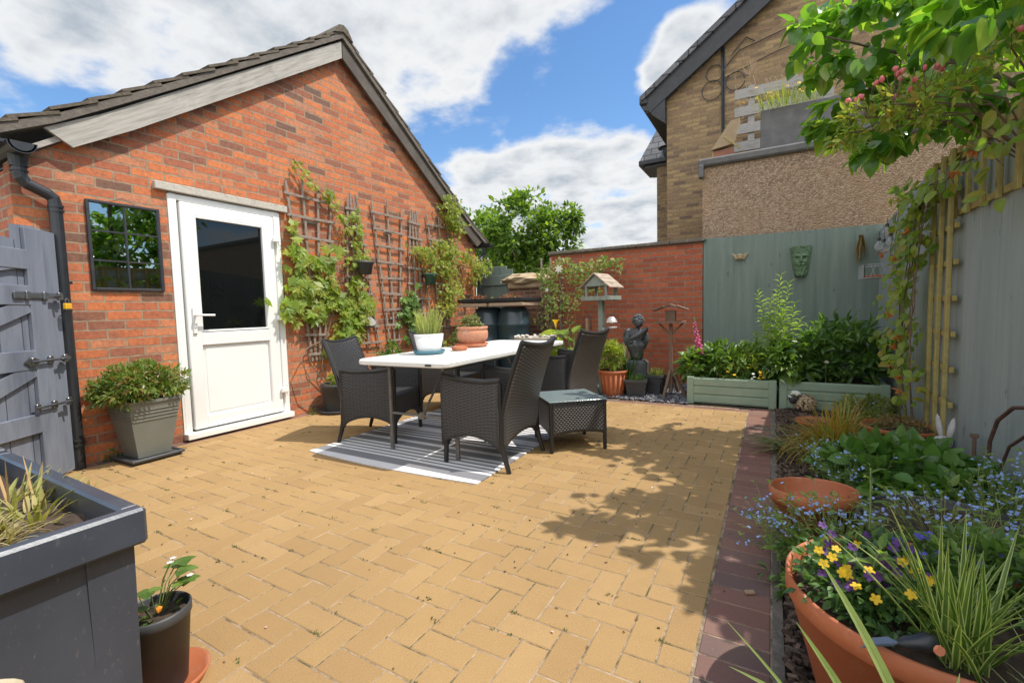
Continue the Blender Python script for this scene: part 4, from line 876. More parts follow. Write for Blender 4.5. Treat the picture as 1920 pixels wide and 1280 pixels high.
L_glossy = leafm('leaf_glossy', [(.07, .16, .03), (.11, .24, .04), (.17, .31, .05), (.34, .44, .07)], .22, .5, .8)
L_rose = leafm('leaf_rose', [(.12, .20, .03), (.24, .33, .06), (.38, .42, .09), (.32, .20, .07)], .4, .45)
L_tree = leafm('leaf_tree', [(.06, .12, .02), (.10, .18, .03), (.15, .24, .04), (.24, .32, .055)], .45, .45)
L_orange = leafm('petal_orange', [(.55, .17, .06), (.62, .26, .10), (.45, .12, .05)], .6, .4)
P_yel = leafm('petal_yellow', [(.80, .48, .01), (.85, .55, .02)], .6, .2); P_pur = leafm('petal_purple', [(.09, .02, .16), (.14, .04, .25), (.05, .015, .08)], .6, .2)
P_blue = leafm('petal_blue', [(.22, .36, .80), (.32, .45, .85), (.45, .52, .85)], .6, .2); P_white = leafm('petal_white', [(.8, .8, .78), (.75, .72, .75)], .6, .2)
P_pink = leafm('petal_pink', [(.62, .12, .38), (.70, .22, .45), (.55, .08, .30)], .6, .3); P_rose = leafm('petal_rose', [(.72, .22, .20), (.80, .38, .32), (.66, .16, .22)], .6, .3)
P_viol = leafm('petal_violet', [(.12, .10, .62), (.18, .14, .70)], .6, .2)
M_stem = pm('green_stem', (.13, .20, .05), (.20, .22, .08), 20, .7); M_twig = pm('brown_twig', (.14, .09, .06), (.22, .15, .10), 20, .85, .3); M_barkt = pm('tree_bark', (.10, .075, .055), (.17, .13, .10), 12, .9, .7, 40)
def unit(rs, n):
    v = rs.normal(0, 1, (n, 3)); return v / np.linalg.norm(v, axis=1, keepdims=True)
def loc_(b, t): b.V = [v - np.array(t.location) for v in b.V]; return b
def clumps(b, rs, c, r, K, m, size, wd, tmpl, cr=.3, down=.4, lo=-.7):
    """K leafy clumps through an ellipsoid, m leaves each, leaves look outward and up; uneven outline"""
    c = np.array(c, float); r = np.array(r, float)
    U_ = unit(rs, K); rad = rs.uniform(.35, 1.0, K) ** .6; C = c + U_ * rad[:, None] * r
    C = C[C[:, 2] > c[2] + lo * r[2]]
    for q in C:
        k = max(3, int(m * rs.uniform(.5, 1.4))); o = unit(rs, k); rr = r.mean() * cr * rs.uniform(.6, 1.3); P = q + o * rr * rs.uniform(.4, 1, (k, 1)) * np.array([1, 1, .75])
        D = o * .7 + (q - c) / r * .5 + rs.normal(0, .45, (k, 3)); D[:, 2] -= down; Uh = o * .6 + np.array([0, 0, .9]) + rs.normal(0, .4, (k, 3))
        s_ = rs.uniform(.6, 1.25, k) * size; b.leaves(P, D, s_, s_ * wd, tmpl, Uh, rs)
def stems(b, rs, base, tips, r=.004, bend=.15, seg=4):
    for t in tips:
        base_ = Vector(base) + Vector(rs.normal(0, .02, 3)); base_.z = base[2]; t = Vector(t); mid = base_.lerp(t, .5) + Vector(rs.normal(0, bend, 3)) * (t - base_).length * .5
        pts = [base_ * (1 - u) ** 2 + mid * 2 * u * (1 - u) + t * u * u for u in np.linspace(0, 1, seg + 1)]; b.tube(pts, [r * (1 - .6 * u) for u in np.linspace(0, 1, seg + 1)], 5, False)
def bush(name, label, cat, loc, r, K, m, size, wd, tmpl, mat, seed, cr=.3, down=.3, h0=None, group=None, nst=10, lo=-.7):
    t = thing(name, label, cat, loc, 0, group); rs = np.random.RandomState(seed); zc = h0 if h0 is not None else r[2]; b = MB()
    clumps(b, rs, (0, 0, zc), r, K, m, size, wd, tmpl, cr, down, lo); b.build('foliage', mat, t, tmpl == 'heart')
    s_ = MB(); tips = [tuple(np.array((0, 0, zc)) + unit(rs, 1)[0] * np.array(r) * .75) for _ in range(nst)]; tips = [(x, y, max(z, .03)) for x, y, z in tips]; stems(s_, rs, (0, 0, 0), tips, .004 + .006 * min(1, r[2])); s_.build('stem', M_stem if max(r) < .6 else M_twig, t)
    return t
def leafy_stems(t, rs, tips, base, L, wd, per, mat, tmpl='lance', name='foliage', droop=.2, stemr=.004, start=.1, smat=None):
    """upright stems with leaves all the way up (lily, phlox)"""
    b = MB(); s_ = MB()
    for tip in tips:
        b0 = Vector(base) + Vector((rs.normal(0, .03), rs.normal(0, .03), 0)); tp = Vector(tip); mid = b0.lerp(tp, .5) + Vector((rs.normal(0, .02), rs.normal(0, .02), 0))
        pts = [b0 * (1 - u) ** 2 + mid * 2 * u * (1 - u) + tp * u * u for u in np.linspace(0, 1, 7)]; s_.tube(pts, [stemr * (1 - .5 * u) for u in np.linspace(0, 1, 7)], 6, False)
        P = []; D = []; Uu = []; S_ = []
        for k in range(per):
            u = start + (1 - start) * k / per; p = b0 * (1 - u) ** 2 + mid * 2 * u * (1 - u) + tp * u * u; an = k * 2.4 + rs.normal(0, .3); el = .25 + .9 * max(0, u - .75) * 3 - droop * (1 - u)
            P.append(tuple(p)); D.append((math.cos(an), math.sin(an), el)); Uu.append((-math.cos(an) * el, -math.sin(an) * el, 1)); S_.append(L * rs.uniform(.7, 1.15) * (1 - .45 * max(0, u - .6) / .4))
        S_ = np.array(S_); b.leaves(P, D, S_, S_ * wd, tmpl, np.array(Uu), rs)
    b.build(name, mat, t); s_.build('stem', smat or M_stem, t)
def wallvine(t, rs, blobs, size, mat, paths=(), tmpl='lobed', x0=-4.235, dens=1.0, wd=1.0, name='foliage', smat=None, xr=.07):
    """leaves hugging the shed wall; blobs (y,z,ry,rz,n); local origin = t.location"""
    b = MB()
    for (y, z, ry, rz, n) in blobs:
        n = int(n * dens); a_ = rs.uniform(0, 6.283, n); q = rs.uniform(0, 1, n) ** .55; hl = 1 + .35 * np.sin(a_ * 3 + y * 9) + .2 * np.sin(a_ * 7 + z * 5)
        P = np.stack([x0 + rs.uniform(.01, xr, n) + .05 * (1 - q), y + ry * q * np.cos(a_) * hl, z + rz * q * np.sin(a_) * hl], 1)
        D = np.stack([rs.uniform(-.1, .4, n), rs.normal(0, .6, n), rs.uniform(-1.2, .25, n)], 1); U_ = np.stack([np.ones(n), rs.normal(-.15, .4, n), rs.uniform(.0, .9, n)], 1); s_ = size * rs.uniform(.5, 1.2, n)
        b.leaves(P - np.array(t.location), D, s_, s_ * wd, tmpl, U_, rs)
    b.build(name, mat, t)
    if paths:
        s_ = MB()
        for pth in paths: s_.tube([tuple(np.array((x0 + .02 + .015 * math.sin(i * 2.1), p[0], p[1])) - np.array(t.location)) for i, p in enumerate(pth)], .0055, 5, False)
        s_.build('stem', smat or M_twig, t)
# ------------------------------------------------------------------ left side plants
t = bush('planter_shrub', 'leafy green shrub filling the grey square planter by the door', 'shrub', (-4.055, 1.53, .41), (.24, .30, .17), 130, 34, .045, .36, 'lance', leafm('leaf_hebe', [(.09, .15, .03), (.14, .22, .04), (.20, .27, .06), (.24, .13, .05)], .4), 31, .22, .0, .13, lo=-.55)
t = thing('potted_grass', 'tuft of green grass growing in the white fluted pot', 'grass', (-2.29, 2.71, .85)); rs = np.random.RandomState(4); b = MB()
for k in range(420):
    an = rs.uniform(0, 6.28); rr = .085 * math.sqrt(rs.rand()); b.blade((rr * math.cos(an), rr * math.sin(an), 0), (math.cos(an) * .35 * rs.rand() + rs.normal(0, .08), math.sin(an) * .35 * rs.rand() + rs.normal(0, .08), 1), rs.uniform(.09, .23), .005, rs.uniform(.0, .5), 4, k)
b.build('foliage', leafm('leaf_pot_grass', [(.24, .30, .08), (.38, .42, .13), (.48, .46, .22), (.16, .24, .05)], .5, .4), t)
bush('potted_plant', 'small rosette leaved plant in the carved terracotta bowl', 'plant', (-2.36, 3.40, .87), (.10, .10, .07), 26, 22, .03, .6, 'ovate', leafm('leaf_sedum', [(.10, .15, .05), (.18, .24, .09), (.20, .14, .06), (.28, .32, .14)]), 33, .3, -.2, .06)
# vines
G_v = 'climbers on the shed wall lattices'
rs = np.random.RandomState(41)
t = thing('grape_vine', 'large leaved grape vine on the lattice nearest the door', 'vine', (-4.2, 3.15, 0), 0, G_v)
wallvine(t, rs, [(3.00, 1.62, .14, .16, 26), (2.98, 1.32, .20, .17, 44), (2.83, 1.14, .15, .10, 30), (3.10, 1.08, .16, .12, 30), (3.30, 1.36, .15, .16, 34), (3.40, 1.18, .13, .12, 24), (3.20, 1.62, .10, .09, 12), (3.38, 1.66, .12, .12, 14), (2.94, 1.92, .04, .10, 6), (3.36, .70, .10, .12, 12)], .125, L_vine, [[(3.33, .10), (3.20, .45), (3.25, .70), (3.14, .95), (3.02, 1.3), (2.98, 1.7), (2.95, 2.05)], [(3.25, .7), (3.4, 1.1), (3.35, 1.6)], [(3.28, .25), (3.08, .5), (3.04, .68), (3.16, .74), (3.27, .70)]])
t = thing('climbing_sprigs', 'thin climber sprigs trailing over the top of the first lattice', 'vine', (-4.2, 3.3, 2.3), 0, G_v)
wallvine(t, rs, [(3.02, 2.56, .05, .07, 10), (3.12, 2.50, .05, .05, 9), (3.18, 2.40, .05, .06, 14), (3.36, 2.34, .07, .06, 16), (3.44, 2.26, .08, .08, 22), (3.54, 2.12, .09, .07, 20), (3.62, 1.98, .09, .09, 22), (3.68, 2.05, .05, .08, 9)], .06, L_creep, [[(3.0, 2.62), (3.14, 2.46), (3.3, 2.36), (3.45, 2.24), (3.62, 2.0), (3.68, 1.8)]], wd=.8)
t = thing('grape_vine', 'grape vine massed low on the second lattice beside the plaque', 'vine', (-4.2, 3.7, 0), 0, G_v)
wallvine(t, rs, [(3.66, 1.03, .18, .20, 60), (3.60, .80, .17, .16, 48), (3.80, 1.17, .16, .12, 34), (3.72, 1.38, .10, .12, 18), (3.50, 1.02, .08, .10, 12)], .115, L_vine, [[(3.34, .3), (3.5, .7), (3.6, 1.1), (3.7, 1.5), (3.72, 2.1)]])
t = thing('creeper', 'creeper threading up the second lattice behind the black wall pot', 'creeper', (-4.2, 3.75, 1.4), 0, G_v)
wallvine(t, rs, [(3.76, 2.14, .08, .07, 22), (3.78, 1.98, .09, .07, 20), (3.74, 1.84, .10, .07, 20), (3.76, 1.70, .12, .07, 26), (3.66, 1.60, .12, .05, 18), (3.88, 1.72, .06, .05, 9), (3.70, 1.42, .12, .05, 16)], .065, L_vine, [[(3.72, 1.2), (3.76, 1.7), (3.75, 2.2)]], wd=.85)
t = thing('grape_vine', 'grape vine patch between the third and fourth lattices', 'vine', (-4.2, 4.6, 0), 0, G_v)
wallvine(t, rs, [(4.62, 1.22, .13, .13, 46), (4.56, 1.02, .15, .12, 44), (4.74, .88, .14, .12, 36), (4.62, .74, .10, .10, 18)], .10, L_mid, [[(4.7, .1), (4.65, .6), (4.6, 1.0), (4.62, 1.4)]])
t = thing('creeper', 'yellow green creeper covering the far lattice and reaching the wall corner', 'creeper', (-4.2, 5.4, 0), 0, G_v)
wallvine(t, rs, [(5.50, 2.50, .20, .18, 190), (5.42, 2.68, .08, .10, 30), (5.60, 2.30, .18, .12, 120), (5.40, 1.92, .24, .16, 150), (5.30, 1.66, .26, .18, 160), (5.45, 1.36, .24, .18, 150), (5.30, 1.10, .24, .16, 110), (4.84, 1.86, .20, .10, 90), (4.98, 1.76, .16, .10, 60), (5.85, 1.86, .24, .10, 110), (6.15, 1.74, .16, .12, 80), (6.42, 1.74, .12, .12, 50), (6.05, 1.56, .14, .10, 40), (5.2, 2.0, .14, .08, 34)], .062, L_creep, [[(5.3, .1), (5.4, .8), (5.5, 1.6), (5.5, 2.4), (5.4, 2.7), (5.5, 2.85)], [(5.4, 1.7), (5.9, 1.9), (6.3, 1.8), (6.45, 1.7)]], wd=.7, xr=.2, tmpl='lobed', dens=1.5)
t = thing('potted_vine', 'vine stem and leaves rising from the round charcoal pot', 'vine', (-4.03, 3.24, .28)); rs = np.random.RandomState(9); b = MB(); clumps(b, rs, (0.0, .0, .09), (.10, .11, .12), 14, 8, .06, .9, 'lobed', .3, .2); b.build('foliage', L_vine, t)
b = MB(); b.tube([(-.06, -.05, 0), (-.09, -.25, .1), (-.12, -.33, .3), (-.15, -.22, .42), (-.15, -.05, .48), (-.15, .02, .42)], .006, 6, False); b.tube([(0, .05, 0), (-.02, .12, .2), (-.06, .05, .36), (-.1, -.02, .3)], .004, 5, False); b.build('stem', M_twig, t)
bush('border_plant', 'leafy plant at the foot of the shed wall behind the table', 'plant', (-4.0, 4.05, 0), (.17, .30, .30), 46, 18, .07, .34, 'lance', L_mid, 51, .3, -.1, .38)
bush('border_plant', 'pale leaved bush at the shed wall foot behind the second chair', 'plant', (-4.0, 4.95, 0), (.2, .32, .28), 46, 22, .055, .5, 'ovate', L_lime, 52, .3, -.1, .36)
bush('border_plant', 'feathery plant low between the shed wall and the water butts', 'plant', (-3.86, 5.35, 0), (.2, .2, .26), 36, 24, .04, .4, 'lance', L_mid, 53, .3, -.1, .62)
bush('ground_weed', 'small weed at the wall foot left of the square planter', 'weed', (-4.2, 1.38, 0), (.04, .06, .05), 8, 9, .022, .5, 'ovate', L_mid, 54, .4, -.1, .04, nst=3)
bush('ground_weed', 'small weed at the wall foot beside the round charcoal pot', 'weed', (-4.16, 3.02, 0), (.05, .07, .04), 9, 9, .022, .5, 'ovate', L_mid, 55, .4, -.1, .03, nst=3)
# trough plants
def grass_tuft(name, label, loc, n, h, w, mat, seed, spread=.08, lean=.6, droop=1.0, cat='grass', seg=6, group=None, hmin=.5, part='foliage'):
    t = thing(name, label, cat, loc, 0, group); rs = np.random.RandomState(seed); b = MB()
    for k in range(n):
        an = rs.uniform(0, 6.28); rr = spread * math.sqrt(rs.rand()); l = lean * rs.rand(); b.blade((rr * math.cos(an), rr * math.sin(an), 0), (math.cos(an) * l + rs.normal(0, .1), math.sin(an) * l + rs.normal(0, .1), 1), h * rs.uniform(hmin, 1.05), w * rs.uniform(.6, 1.2), droop * rs.uniform(.3, 1.4), seg, k)
    b.build(part, mat, t); return t
M_ty = leafm('leaf_trough', [(.24, .28, .06), (.36, .34, .12), (.46, .38, .16), (.16, .22, .05)], .6, .3)
grass_tuft('trough_grass', 'green tuft with brown tips at the back of the near black trough', (-1.70, .38, .515), 46, .105, .013, M_ty, 61, .12, 1.2, .9)
grass_tuft('trough_grass', 'broad leaved tuft at the left edge inside the near black trough', (-1.86, .30, .515), 80, .11, .014, M_ty, 62, .15, 1.2, 1.1)
grass_tuft('trough_grass', 'matted dry straw coloured grass at the front of the near black trough', (-1.56, .21, .515), 210, .11, .006, L_straw, 63, .11, 1.6, 1.6)
grass_tuft('trough_grass', 'thin dry straw lying on the trough soil at the left edge', (-1.76, .13, .515), 120, .12, .005, L_straw, 65, .11, 1.7, 1.6)
t = grass_tuft('dry_stalks', 'few bare brown stalks standing above the trough rim', (-1.80, .36, .515), 12, .20, .006, pm('dry_stalk', (.45, .28, .12), (.35, .22, .1)), 64, .12, .5, .3)
# strawberry in the little pot
t = thing('strawberry_plant', 'strawberry plant with white flowers in the little black pot', 'plant', (-1.475, .548, .205)); rs = np.random.RandomState(71); b = MB(); s_ = MB(); pw = MB()
for k in range(9):
    an = rs.uniform(0, 6.28); h = rs.uniform(.05, .13); tip = Vector((.075 * math.cos(an), .075 * math.sin(an), h)); s_.tube([(tip.x * .15, tip.y * .15, 0), (tip.x * .5, tip.y * .5, h * .7), tuple(tip)], .0016, 5, False)
    for j in range(3):
        a2 = an + (j - 1) * 1.9; b.leaves([tuple(tip)], [(math.cos(a2), math.sin(a2), .1)], np.array([.033]), np.array([.030]), 'heart', np.array([(0, 0, 1.)]), rs)
for k in range(14): an = rs.uniform(0, 6.28); r_ = rs.uniform(0, .05); b.leaves([(r_ * math.cos(an), r_ * math.sin(an), .01)], [(math.cos(an), math.sin(an), .5)], np.array([.022]), np.array([.016]), 'ovate', None, rs)
b.build('foliage', L_mid, t)
for x, y, z in ((.03, .03, .15), (.0, .05, .145), (.09, .05, .12)):
    s_.tube([(0, 0, 0), (x * .5, y * .5, z * .7), (x, y, z)], .0012, 5, False)
    for j in range(5): pw.leaves([(x, y, z)], [(math.cos(j * 1.256), math.sin(j * 1.256), .2)], np.array([.009]), np.array([.009]), 'petal', np.array([(0, 0, 1.)]), rs)
s_.build('stem', M_stem, t); pw.build('flower', P_white, t)
pw = MB()
for x, y in ((-.02, -.03), (.02, .0)): pw.blob((x, y, .03), .011, 1, .4, 4, 3)
pw.build('orange_flower', pm('orange_bloom', (.8, .28, .03), (.7, .2, .02)), t)
# ------------------------------------------------------------------ water butts and tray
M_butt = pm('dark_green_butt', (.022, .040, .050), (.030, .052, .064), 4, .28, .08, 20)
for k, (x, lab) in enumerate(((-3.70, 'dark green water butt nearest the shed wall, under the black tray'), (-3.27, 'glossy dark green water butt nearer the orange wall, under the tray'))):
    t = thing('water_butt', lab, 'water butt', (x, 5.78, 0), 0, 'water butts at the far corner'); b = MB()
    pr_ = [(0, 0), (.19, 0), (.20, .02), (.222, .5), (.235, .52), (.235, .55), (.225, .565), (.232, .80), (.242, .82), (.242, .85), (.232, .865), (.222, 1.0), (.19, 1.07), (.15, 1.09), (0, 1.09)]
    b.lathe(pr_, seg=40); b.build('barrel', M_butt, t, True); b = MB(); b.tube([(.0, -.22, .12), (.0, -.28, .12), (.0, -.285, .08)], .014, 8); b.build('tap', M_blackpl, t)
t = thing('black_tray', 'long black tray on timber boards lying across the two water butts', 'tray', (-3.5, 5.76, 1.09)); b = MB()
b.box((0, 0, .075), (1.06, .56, .012)); 
for sg in (-1, 1): b.box((0, sg * .285, .10), (1.10, .03, .05), bev=.006); b.box((sg * .545, 0, .10), (.03, .54, .05), bev=.006)
b.build('tray_body', M_blackpl, t)
for x in (-.29, .27): b = MB(); b.box((x, -.0, .035), (.52 + .02 * (x > 0), .6, .045), bev=.003, rz=.02 * (1 if x > 0 else -1)); b.build('board', pm('pale_board', (.42, .30, .21), (.34, .24, .17), 10, .8, .4, stretch=(.3, 3, 3)), t)
L_red = leafm('leaf_red_sedum', [(.30, .07, .05), (.42, .14, .08), (.24, .10, .05), (.20, .20, .08)], .6, .2)
for x, w, lb in ((-.30, .13, 'red houseleek mound at the left of the black tray'), (.20, .17, 'red houseleek mound at the right of the black tray')):
    bush('houseleek', lb, 'succulent', (-3.5 + x, 5.70, 1.19), (w, .12, .05), 26, 16, .03, .6, 'ovate', L_red, int(80 + x * 10), .3, -.3, .02, nst=2)
bush('houseleek', 'pale tiny houseleek in the middle of the black tray', 'succulent', (-3.5, 5.6, 1.18), (.05, .05, .03), 9, 10, .02, .6, 'ovate', L_lime, 84, .3, -.3, .02, nst=2)
# ------------------------------------------------------------------ bird bath with shells, calla, clematis
M_stone = pm('pale_garden_stone', (.42, .37, .30), (.30, .26, .21), 14, .9, .6, 60)
t = thing('stone_birdbath', 'low round stone bird bath edged with white shells behind the table', 'bird bath', (-2.58, 5.1, 0)); b = MB()
b.lathe([(0, 0), (.15, 0), (.14, .04), (.07, .08), (.06, .5), (.10, .58), (.22, .64), (.27, .67), (.275, .70), (.26, .70), (.2, .66), (0, .65)], seg=40, wob=lambda a, z, i: 1 + .03 * math.sin(a * 5)); b.build('bowl', M_stone, t, True)
b = MB(); rs = np.random.RandomState(5)
M_shell = pm('white_shell', (.70, .66, .60), (.55, .50, .44), 30, .6)
for k in range(18):
    an = k * .349 + rs.uniform(-.1, .1); b = MB(); b.blob((.24 * math.cos(an), .24 * math.sin(an), .705 + rs.rand() * .012), (.032, .02, .012), 1, .5, 3, k); b.build('shell', M_shell, t)
rs = np.random.RandomState(15)
t = thing('calla_lily', 'arum lily with broad bright leaves in front of the orange wall', 'plant', (-2.15, 5.35, 0)); b = MB(); s_ = MB()
for k in range(44):
    an = rs.uniform(0, 6.28); h = rs.uniform(.25, .78); r_ = rs.uniform(.05, .26); tp = (r_ * math.cos(an) - .05, r_ * math.sin(an), h); s_.tube([(tp[0] * .2, tp[1] * .2, 0), (tp[0] * .7, tp[1] * .7, h * .7), tp], .005, 5, False)
    b.leaves([tp], [(math.cos(an), math.sin(an), rs.uniform(-.2, .9))], np.array([rs.uniform(.14, .24)]), np.array([.11]), 'heart', None, rs)
b.build('foliage', leafm('leaf_arum', [(.16, .26, .04), (.26, .36, .06), (.34, .40, .10)], .35, .45), t)
b = MB(); b.lathe([(.006, 0), (.012, .05), (.035, .09), (.05, .10)], (-.26, .0, .80), 12); s_.tube([(-.1, 0, 0), (-.22, 0, .4), (-.26, 0, .8)], .005, 5, False); b.build('flower', P_yel, t); s_.build('stem', M_stem, t)
t = thing('timber_lattice', 'weathered upright lattice against the left end of the orange wall', 'trellis', (-2.86, 6.2, 0)); 
for k in range(3): b = MB(); b.beam((-.15 + k * .15, 0, 0), (-.15 + k * .15, 0, 1.80), .03, .02, bev=.002); b.build('slat', M_lattice, t)
for k in range(6): b = MB(); b.beam((-.19, -.018, .25 + k * .28), (.19, -.018, .25 + k * .28), .03, .014, up=(0, 0, 1)); b.build('rail', M_lattice, t)
t = thing('clematis', 'clematis with one pale star flower climbing the lattice and orange wall', 'climber', (-2.7, 6.12, 0)); b = MB(); s_ = MB(); rs = np.random.RandomState(25)
for (x, z, rx, rz, n) in ((-.12, 1.50, .16, .18, 120), (.0, 1.20, .2, .2, 120), (-.2, .95, .14, .2, 50), (.12, 1.66, .16, .12, 80), (.32, 1.52, .2, .14, 120), (.55, 1.62, .2, .10, 90), (.75, 1.66, .14, .09, 60), (.92, 1.60, .08, .10, 30), (.5, 1.30, .18, .13, 70), (.25, 1.12, .16, .14, 50), (.1, .8, .2, .22, 40), (.72, 1.42, .1, .1, 18)):
    a_ = rs.uniform(0, 6.28, n); q = np.sqrt(rs.rand(n)); P = np.stack([x + rx * q * np.cos(a_), -rs.uniform(.02, .16, n), z + rz * q * np.sin(a_)], 1); D = np.stack([rs.normal(0, .6, n), rs.uniform(-.6, 0, n), rs.uniform(-1, .3, n)], 1); U_ = np.stack([rs.normal(0, .4, n), -np.ones(n), rs.uniform(0, 1, n)], 1); L_ = rs.uniform(.04, .075, n)
    b.leaves(P, D, L_, L_ * .55, 'ovate', U_, rs)
b.build('foliage', leafm('leaf_clematis', [(.12, .20, .04), (.20, .30, .06), (.34, .38, .12), (.28, .24, .09)], .5, .4), t)
for k in range(9): x = rs.uniform(-.2, .2); s_.tube([(x, -.05, 0), (x + rs.normal(0, .08), -.08, .5), (x + rs.normal(0, .1), -.07, 1.0), (x + rs.normal(0, .1), -.05, 1.5)], .005, 5, False)
s_.tube([(.1, -.05, .2), (.4, -.06, .7), (.6, -.05, 1.2), (.9, -.05, 1.62)], .004, 5, False); s_.build('stem', M_twig, t)
b = MB()
for j in range(7): b.leaves([(.10, -.2, 1.60)], [(math.cos(j * .9), -.2, math.sin(j * .9))], np.array([.07]), np.array([.03]), 'ovate', np.array([(0, -1., 0)]), rs)
for j in range(5): b.leaves([(-.1, -.18, 1.32)], [(math.cos(j * 1.25), -.2, math.sin(j * 1.25))], np.array([.035]), np.array([.02]), 'ovate', np.array([(0, -1., 0)]), rs)
b.build('flower', P_white, t)
# ------------------------------------------------------------------ bird tables
M_bt = pm('grey_green_timber', (.20, .23, .19), (.27, .29, .25), 8, .8, .3, 40, stretch=(3, 3, .5)); M_shing = pm('worn_shingle', (.30, .23, .17), (.40, .32, .25), 14, .85, .4, 50, c3=(.20, .15, .11)); M_brownw = pm('brown_timber', (.15, .09, .06), (.22, .14, .095), 10, .8, .4, 40, stretch=(3, 3, .5))
t = thing('bird_table', 'grey green house shaped bird table on a post, left of the statue', 'bird table', (-1.80, 5.35, 0), R(-12))
b = MB(); b.beam((0, 0, 0), (0, 0, 1.13), .06, .06, up=(1, 0, 0), bev=.004); b.build('post', M_bt, t)
b = MB(); b.box((0, 0, 1.135), (.36, .28, .02), bev=.002)
for sg in (-1, 1): b.box((0, sg * .145, 1.155), (.38, .018, .05), bev=.002); b.box((sg * .185, 0, 1.155), (.018, .27, .048), bev=.002)
b.build('tray', M_bt, t)
for sx in (-1, 1):
    for sy in (-1, 1): b = MB(); b.box((sx * .135, sy * .11, 1.23), (.03, .03, .18), bev=.002); b.build('corner_post', M_bt, t)
b = MB(); 
for sy in (-1, 1): b.prism([(-.165, 1.30), (.165, 1.30), (0, 1.43)][::-1], 1, sy * .125 - .008, sy * .125 + .008)
b.build('gable', M_bt, t)
b = MB()
for sg in (-1, 1):
    for k in range(3):
        u0, u1 = k * .34, (k + 1) * .34 + .05; b.prism([(sg * .20 * u0, 1.452 - .165 * u0 + .004), (sg * .20 * u1, 1.452 - .165 * u1 + .012), (sg * .20 * u1, 1.452 - .165 * u1), (sg * .20 * u0, 1.452 - .165 * u0 - .008)][::(1 if sg > 0 else -1)][::-1], 1, -.17, .17)
b.build('roof', M_shing, t)
t = thing('peanut_feeder', 'black wire peanut feeder hanging from the left of the house shaped bird table', 'bird feeder', (-1.965, 5.30, 0)); b = MB(); b.tube([(0, 0, 1.13), (0, 0, .95)], .0015, 4); b.build('hanging_wire', M_blackpl, t)
b = MB()
for k in range(12): an = k * math.pi / 6; b.tube([(.025 * math.cos(an), .025 * math.sin(an), .95), (.052 * math.cos(an), .052 * math.sin(an), .925), (.055 * math.cos(an), .055 * math.sin(an), .75)], .0016, 4, False)
for z in (.92, .86, .80, .75): b.tube([(.055 * math.cos(a_), .055 * math.sin(a_), z) for a_ in np.linspace(0, 6.283, 17)], .0018, 4, False)
b.build('cage', M_blackpl, t); b = MB(); b.lathe([(0, .75), (.022, .75), (.022, .91), (0, .92)], seg=12); b.build('peanuts', pm('peanuts', (.45, .30, .17), (.3, .18, .1), 60, .8), t)
t = thing('seed_feeder', 'clear domed seed feeder hanging from the right of the house shaped bird table', 'bird feeder', (-1.645, 5.26, 0)); b = MB(); b.tube([(0, 0, 1.13), (0, 0, .80)], .0015, 4); b.lathe([(0, .955), (.012, .95), (.014, .93), (0, .93)], seg=10); b.build('hanging_wire', M_blackpl, t)
M_clear = NT('cloudy_plastic'); M_clear.base((.72, .68, .66), .25); M_clear.b.inputs['Transmission Weight'].default_value = .55; M_clear = M_clear.m
b = MB(); b.lathe([(.012, .935), (.03, .93), (.055, .90), (.068, .87), (.07, .862), (.066, .862), (.05, .895), (.012, .925)], seg=28); b.build('dome', M_clear, t, True)
b = MB(); b.lathe([(0, .79), (.062, .79), (.068, .815), (.064, .815), (.058, .796), (0, .795)], seg=28); b.build('dish', M_clear, t, True)
t = thing('bird_table', 'small dark brown bird table with hopper and tripod foot, right of the statue', 'bird table', (-1.0, 5.42, 0), R(5))
b = MB(); b.beam((0, 0, .05), (0, 0, .86), .038, .038, up=(1, 0, 0), bev=.003); b.build('post', M_brownw, t)
for an in (-1.9, -.5, 1.2, 2.6): b = MB(); b.beam((.02 * math.cos(an), .02 * math.sin(an), .30), (.2 * math.cos(an), .2 * math.sin(an), 0), .03, .022, bev=.002); b.build('foot', M_brownw, t)
b = MB(); b.box((0, 0, .855), (.32, .26, .022), bev=.002); b.build('platform', M_brownw, t)
b = MB()
for sg in (-1, 1): b.beam((sg * .13, 0, .845), (sg * .015, 0, .72), .025, .02)
b.build('brace', M_brownw, t)
b = MB(); b.box((0, 0, .92), (.11, .1, .14), bev=.002); b.build('hopper', M_brownw, t)
b = MB()
for sg in (-1, 1): b.prism([(0, 1.065), (sg * .18, .995), (sg * .18, .985), (0, 1.05)][::(-1 if sg > 0 else 1)], 1, -.14, .14); b.prism([(sg * .07, 1.05), (sg * .19, 1.0), (sg * .19, .99), (sg * .07, 1.036)][::(-1 if sg > 0 else 1)], 1, -.15, .15)
b.build('roof', M_brownw, t)
# ------------------------------------------------------------------ statue
import bmesh
def skin(name, pts, edges, radii, mat, parent, sub=2, loc=None):
    bm = bmesh.new(); lay = bm.verts.layers.skin.verify(); vs = [bm.verts.new(p) for p in pts]
    for v, r_ in zip(vs, radii): v[lay].radius = (r_, r_) if isinstance(r_, (int, float)) else r_
    vs[0][lay].use_root = True
    for a_, b_ in edges: bm.edges.new((vs[a_], vs[b_]))
    me = bpy.data.meshes.new(name); bm.to_mesh(me); bm.free(); me.materials.append(mat); o = bpy.data.objects.new(name, me); COL.objects.link(o); o.parent = parent
    m = o.modifiers.new('skin', 'SKIN'); m.use_smooth_shade = True; s_ = o.modifiers.new('sub', 'SUBSURF'); s_.levels = sub; s_.render_levels = sub
    return o
M_statue = pm('dark_cast_stone', (.055, .06, .066), (.085, .09, .096), 12, .55, .4, 50, c3=(.035, .038, .042))
t = thing('cherub_statue', 'dark stone cherub statue hugging itself with one arm raised, on a plinth', 'statue', (-1.40, 5.45, 0)); o = M_statue
